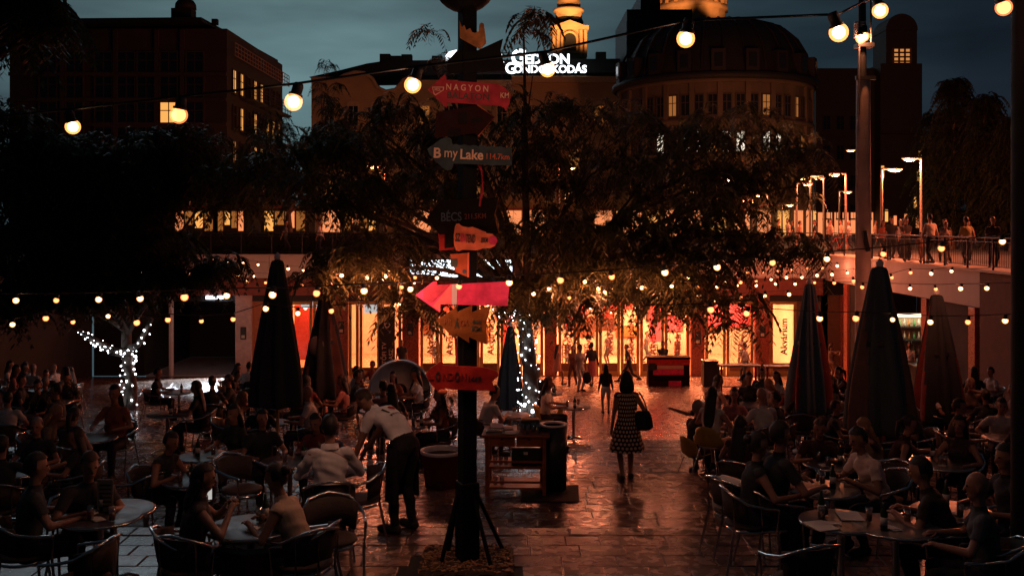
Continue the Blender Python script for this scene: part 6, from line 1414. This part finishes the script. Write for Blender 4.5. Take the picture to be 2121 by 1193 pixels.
# steel drum
dr_ = thing('steel_drum', 'large round stainless drum lying on its side behind the waiter', 'drum', GD(828, 26.0) + Vector((0, 0, .80)), R(-10)); dr_.rotation_euler = (R(-96), 0, R(8))
m_ss = M('stainless', (.72, .72, .72), rough=.26, metal=.6, var=.12, scale=4)
MB().lathe([(.76, -.7), (.80, -.68), (.80, -.02), (.79, .0)], 56).build('barrel', m_ss, dr_); MB().lathe([(.76, -.03), (.80, .0), (.82, .02), (.81, .06), (.775, .065), (.755, .03)], 56).build('rim', m_ss, dr_)
MB().lathe([(.757, .0), (.6, -.04), (.3, -.07), (.19, -.07)], 56).build('dish', M('brushed_steel', (.78, .78, .80), rough=.42, metal=.1, var=.2, scale=3), dr_); MB().lathe([(.19, -.075), (.2, -.03), (.17, -.03), (.16, -.2), (0, -.2)], 24).build('hub', M('steel'), dr_)

# ------------------------------------------------------------------ wooden sideboard with tableware, bin, mat
tr = thing('wooden_sideboard', 'reddish wooden service sideboard with drawers and open shelves behind the sign post', 'sideboard', GD(1068, 14.6), R(-3))
m_tw = M('red_wood', (.30, .085, .03), rough=.45, var=.35, scale=5, bump=.1)
wd, dp, hh_ = .90, .62, .90
MB().bb(-wd / 2 - .05, wd / 2 + .05, -.04, dp + .04, hh_ - .035, hh_).build('worktop', m_tw, tr, bevel=.006)
for x_ in (-wd / 2 + .03, wd / 2 - .03):
    for y_ in (.03, dp - .03): MB().bb(x_ - .028, x_ + .028, y_ - .028, y_ + .028, 0, hh_ - .036).build('leg', m_tw, tr, bevel=.005)
for s in (-1, 1):
    x0_, x1_ = (-wd / 2 + .065, -.012) if s < 0 else (.012, wd / 2 - .065); o = MB().bb(x0_, x1_, .006, .03, hh_ - .17, hh_ - .045).build('drawer', m_tw, tr, bevel=.005)
    MB().bb((x0_ + x1_) / 2 - .02, (x0_ + x1_) / 2 + .02, -.012, .005, hh_ - .075, hh_ - .05).build('handle', m_dark, o)
for z in (.10, .40): 
    sh = MB().bb(-wd / 2 + .06, wd / 2 - .06, .01, dp - .01, z, z + .03).build('shelf', m_tw, tr); MB().bb(-wd / 2 + .06, wd / 2 - .06, .005, .03, z + .09, z + .12).build('rail', m_tw, sh)
tz = tr.location + Vector((0, 0, hh_ + .001))
def on(name, label, cat, dx, dy, mb, mats, group=None): return tag(mb.build(name, mats, None, tz + Vector((dx, dy, 0)), random.uniform(-.2, .2)), label, cat, group)
plate = MB().lathe([(0, .004), (.07, .004), (.125, .018), (.128, .022), (.07, .010), (0, .010)], 24)
on('plate', 'white plate at the front edge of the sideboard', 'plate', -.08, .09, plate, m_paper); on('plate', 'stack plate at the back of the sideboard', 'plate', -.15, .45, plate, m_paper)
tray = MB(); tray.bb(-.14, .14, -.09, .09, 0, .012); tray.bb(-.14, .14, -.09, -.08, .012, .04); tray.bb(-.14, .14, .08, .09, .012, .04); tray.bb(-.14, -.13, -.079, .079, .012, .04); tray.bb(.13, .14, -.079, .079, .012, .04)
on('cutlery_tray', 'bright cutlery tray on the left of the sideboard', 'tray', -.30, .16, tray, m_alu); on('folder', 'grey folder leaning at the back left of the sideboard', 'folder', -.28, .42, MB().box((0, 0, .03), (.2, .3, .05)), M('folder_grey', (.3, .3, .32)))
for j, (dx, dy) in enumerate(((.10, .2), (.18, .12), (.26, .25), (.05, .33), (.33, .16), (.14, .42))):
    g_ = thing('drinking_glass', ['glass at the middle', 'glass near the front right', 'tall glass by the bin side', 'glass at the back middle', 'glass at the right corner', 'glass at the far back'][j] + ' of the wooden sideboard', 'glass', tz + Vector((dx, dy, 0)), 0, 'glasses on the sideboard'); link('glass_wall', gm, g_)
for j, (dx, dz) in enumerate(((-.30, .431), (-.22, .431), (-.14, .431), (-.30, .131), (-.2, .131))):
    g_ = thing('drinking_glass', ['leftmost', 'second', 'third'][j % 3] + ' glass on the ' + ('upper' if j < 3 else 'lower') + ' shelf of the sideboard', 'glass', tr.location + Vector((dx, .14, dz)), 0, 'glasses on the sideboard'); link('glass_wall', gm, g_)
cr_ = thing('black_crate', 'black crate with a pale tag on the upper sideboard shelf', 'crate', tr.location + Vector((.16, .25, .431))); MB().bb(-.22, .22, -.16, .16, 0, .26).build('box', m_dark, cr_, bevel=.01); MB().bb(-.04, .02, -.165, -.161, .16, .20).build('tag', m_paper, cr_)
cb = thing('condiment_box', 'dark condiment box at the back right of the sideboard', 'box', tz + Vector((.22, .48, 0))); MB().bb(-.14, .14, -.1, .1, 0, .14).build('box', m_dark, cb, bevel=.01); MB().bb(-.13, .13, -.09, .09, .141, .15).build('lid', m_wood, cb)
bi = thing('round_bin', 'tall black round bin with a pale rim beside the sideboard', 'bin', GD(1146, 15.0)); MB().lathe([(0, 0), (.20, 0), (.215, .96), (.19, .96), (.18, .8), (0, .8)], 28).build('drum', M('bin_black', (.02, .02, .022), rough=.4), bi)
MB().lathe([(.16, .965), (.217, .965), (.22, .985), (.165, .985), (.16, .965)], 28).build('rim', M('white_paint'), bi); MB().bb(.20, .24, -.05, .05, .55, .66).build('latch', m_dark, bi)
tag(MB().bb(-.42, .42, -.45, .45, 0, .012).build('floor_mat', M('mat_black', (.015, .015, .016), rough=.9), None, GD(1140, 14.75) + Vector((0, 0, .004)), R(-3)), 'black floor mat under the round bin', 'mat')
# red counter at the doors, bins, high tables
pc = thing('red_counter', 'red plank counter with pale and pink stripes before the doors', 'counter', GD(1386, 41.2)); L2_ = .88
MB().bb(-L2_, L2_, -.02, .6, 1.14, 1.22).build('worktop', m_dred, pc, bevel=.01); MB().bb(-L2_ + .02, L2_ - .02, .05, .58, 0, 1.135).build('carcass', m_dred, pc)
for z0_, z1_, mm, a, q in ((.02, .24, m_dred, -.86, -.1), (.02, .24, m_pink, -.02, .5), (.28, .46, m_brn, -.6, .86), (.48, .70, m_pink, -.66, .6), (.72, .88, M('plank_cream', (.60, .33, .24), var=.1), -.5, .6), (.90, 1.12, m_fish, -.86, .86)): MB().bb(a, q, -.01, .045, z0_, z1_).build('plank', mm, pc, bevel=.006)
MB().bb(-.84, -.56, -.035, -.012, .68, .98).build('socket_box', m_dark, pc)
b2_ = thing('waste_bin', 'black square waste bin right of the red counter', 'bin', GD(1473, 41.0)); MB().bb(-.3, .3, 0, .6, 0, 1.0).build('body', m_dark, b2_, bevel=.02); MB().bb(-.32, .32, -.02, .62, 1.005, 1.06).build('lid', m_dark, b2_, bevel=.02)
for (lb, px, d) in (('dark high table behind the far right guests', 1530, 36.5), ('dark high table next to the blue-grey parasol', 1625, 35.5)):
    ht = thing('high_table', lb, 'table', GD(px, d)); MB().bb(-.75, .75, -.3, .3, 1.04, 1.09).build('table_top', m_dark, ht, bevel=.01)
    for x_ in (-.68, .68):
        for y_ in (-.24, .24): MB().bb(x_ - .025, x_ + .025, y_ - .025, y_ + .025, 0, 1.035).build('leg', m_dark, ht)
    MB().bb(-.65, .65, -.26, -.22, .3, .34).build('foot_rail', m_dark, ht)
wl_ = thing('wall_lamp', 'small unlit wall lamp bracket beside the dark doorway', 'lamp', (fx(1745), D0 - .28, Zp(640, D0))); MB().bb(-.04, .04, -.3, .0, -.02, .03).build('arm', m_dark, wl_); MB().lathe([(.05, 0), (.14, -.18), (.12, -.18)], 12, (0, -.3, 0)).build('shade', M('steel'), wl_)
cl_ = tag(MB().loft([((0, 0, .10), (.20, 0, 0), (0, .03, 0)), ((0, -.03, .30), (.22, 0, 0), (0, .04, 0)), ((.0, 0, .56), (.2, 0, 0), (0, .03, 0)), ((0, .06, .60), (.16, 0, 0), (0, .03, 0))], 16).build('draped_cloth', m_paper, None, GD(1508, 10.55) + Vector((0, 0, .2)), R(-60)), 'pale cloth hung over the empty chair at the walkway', 'cloth')
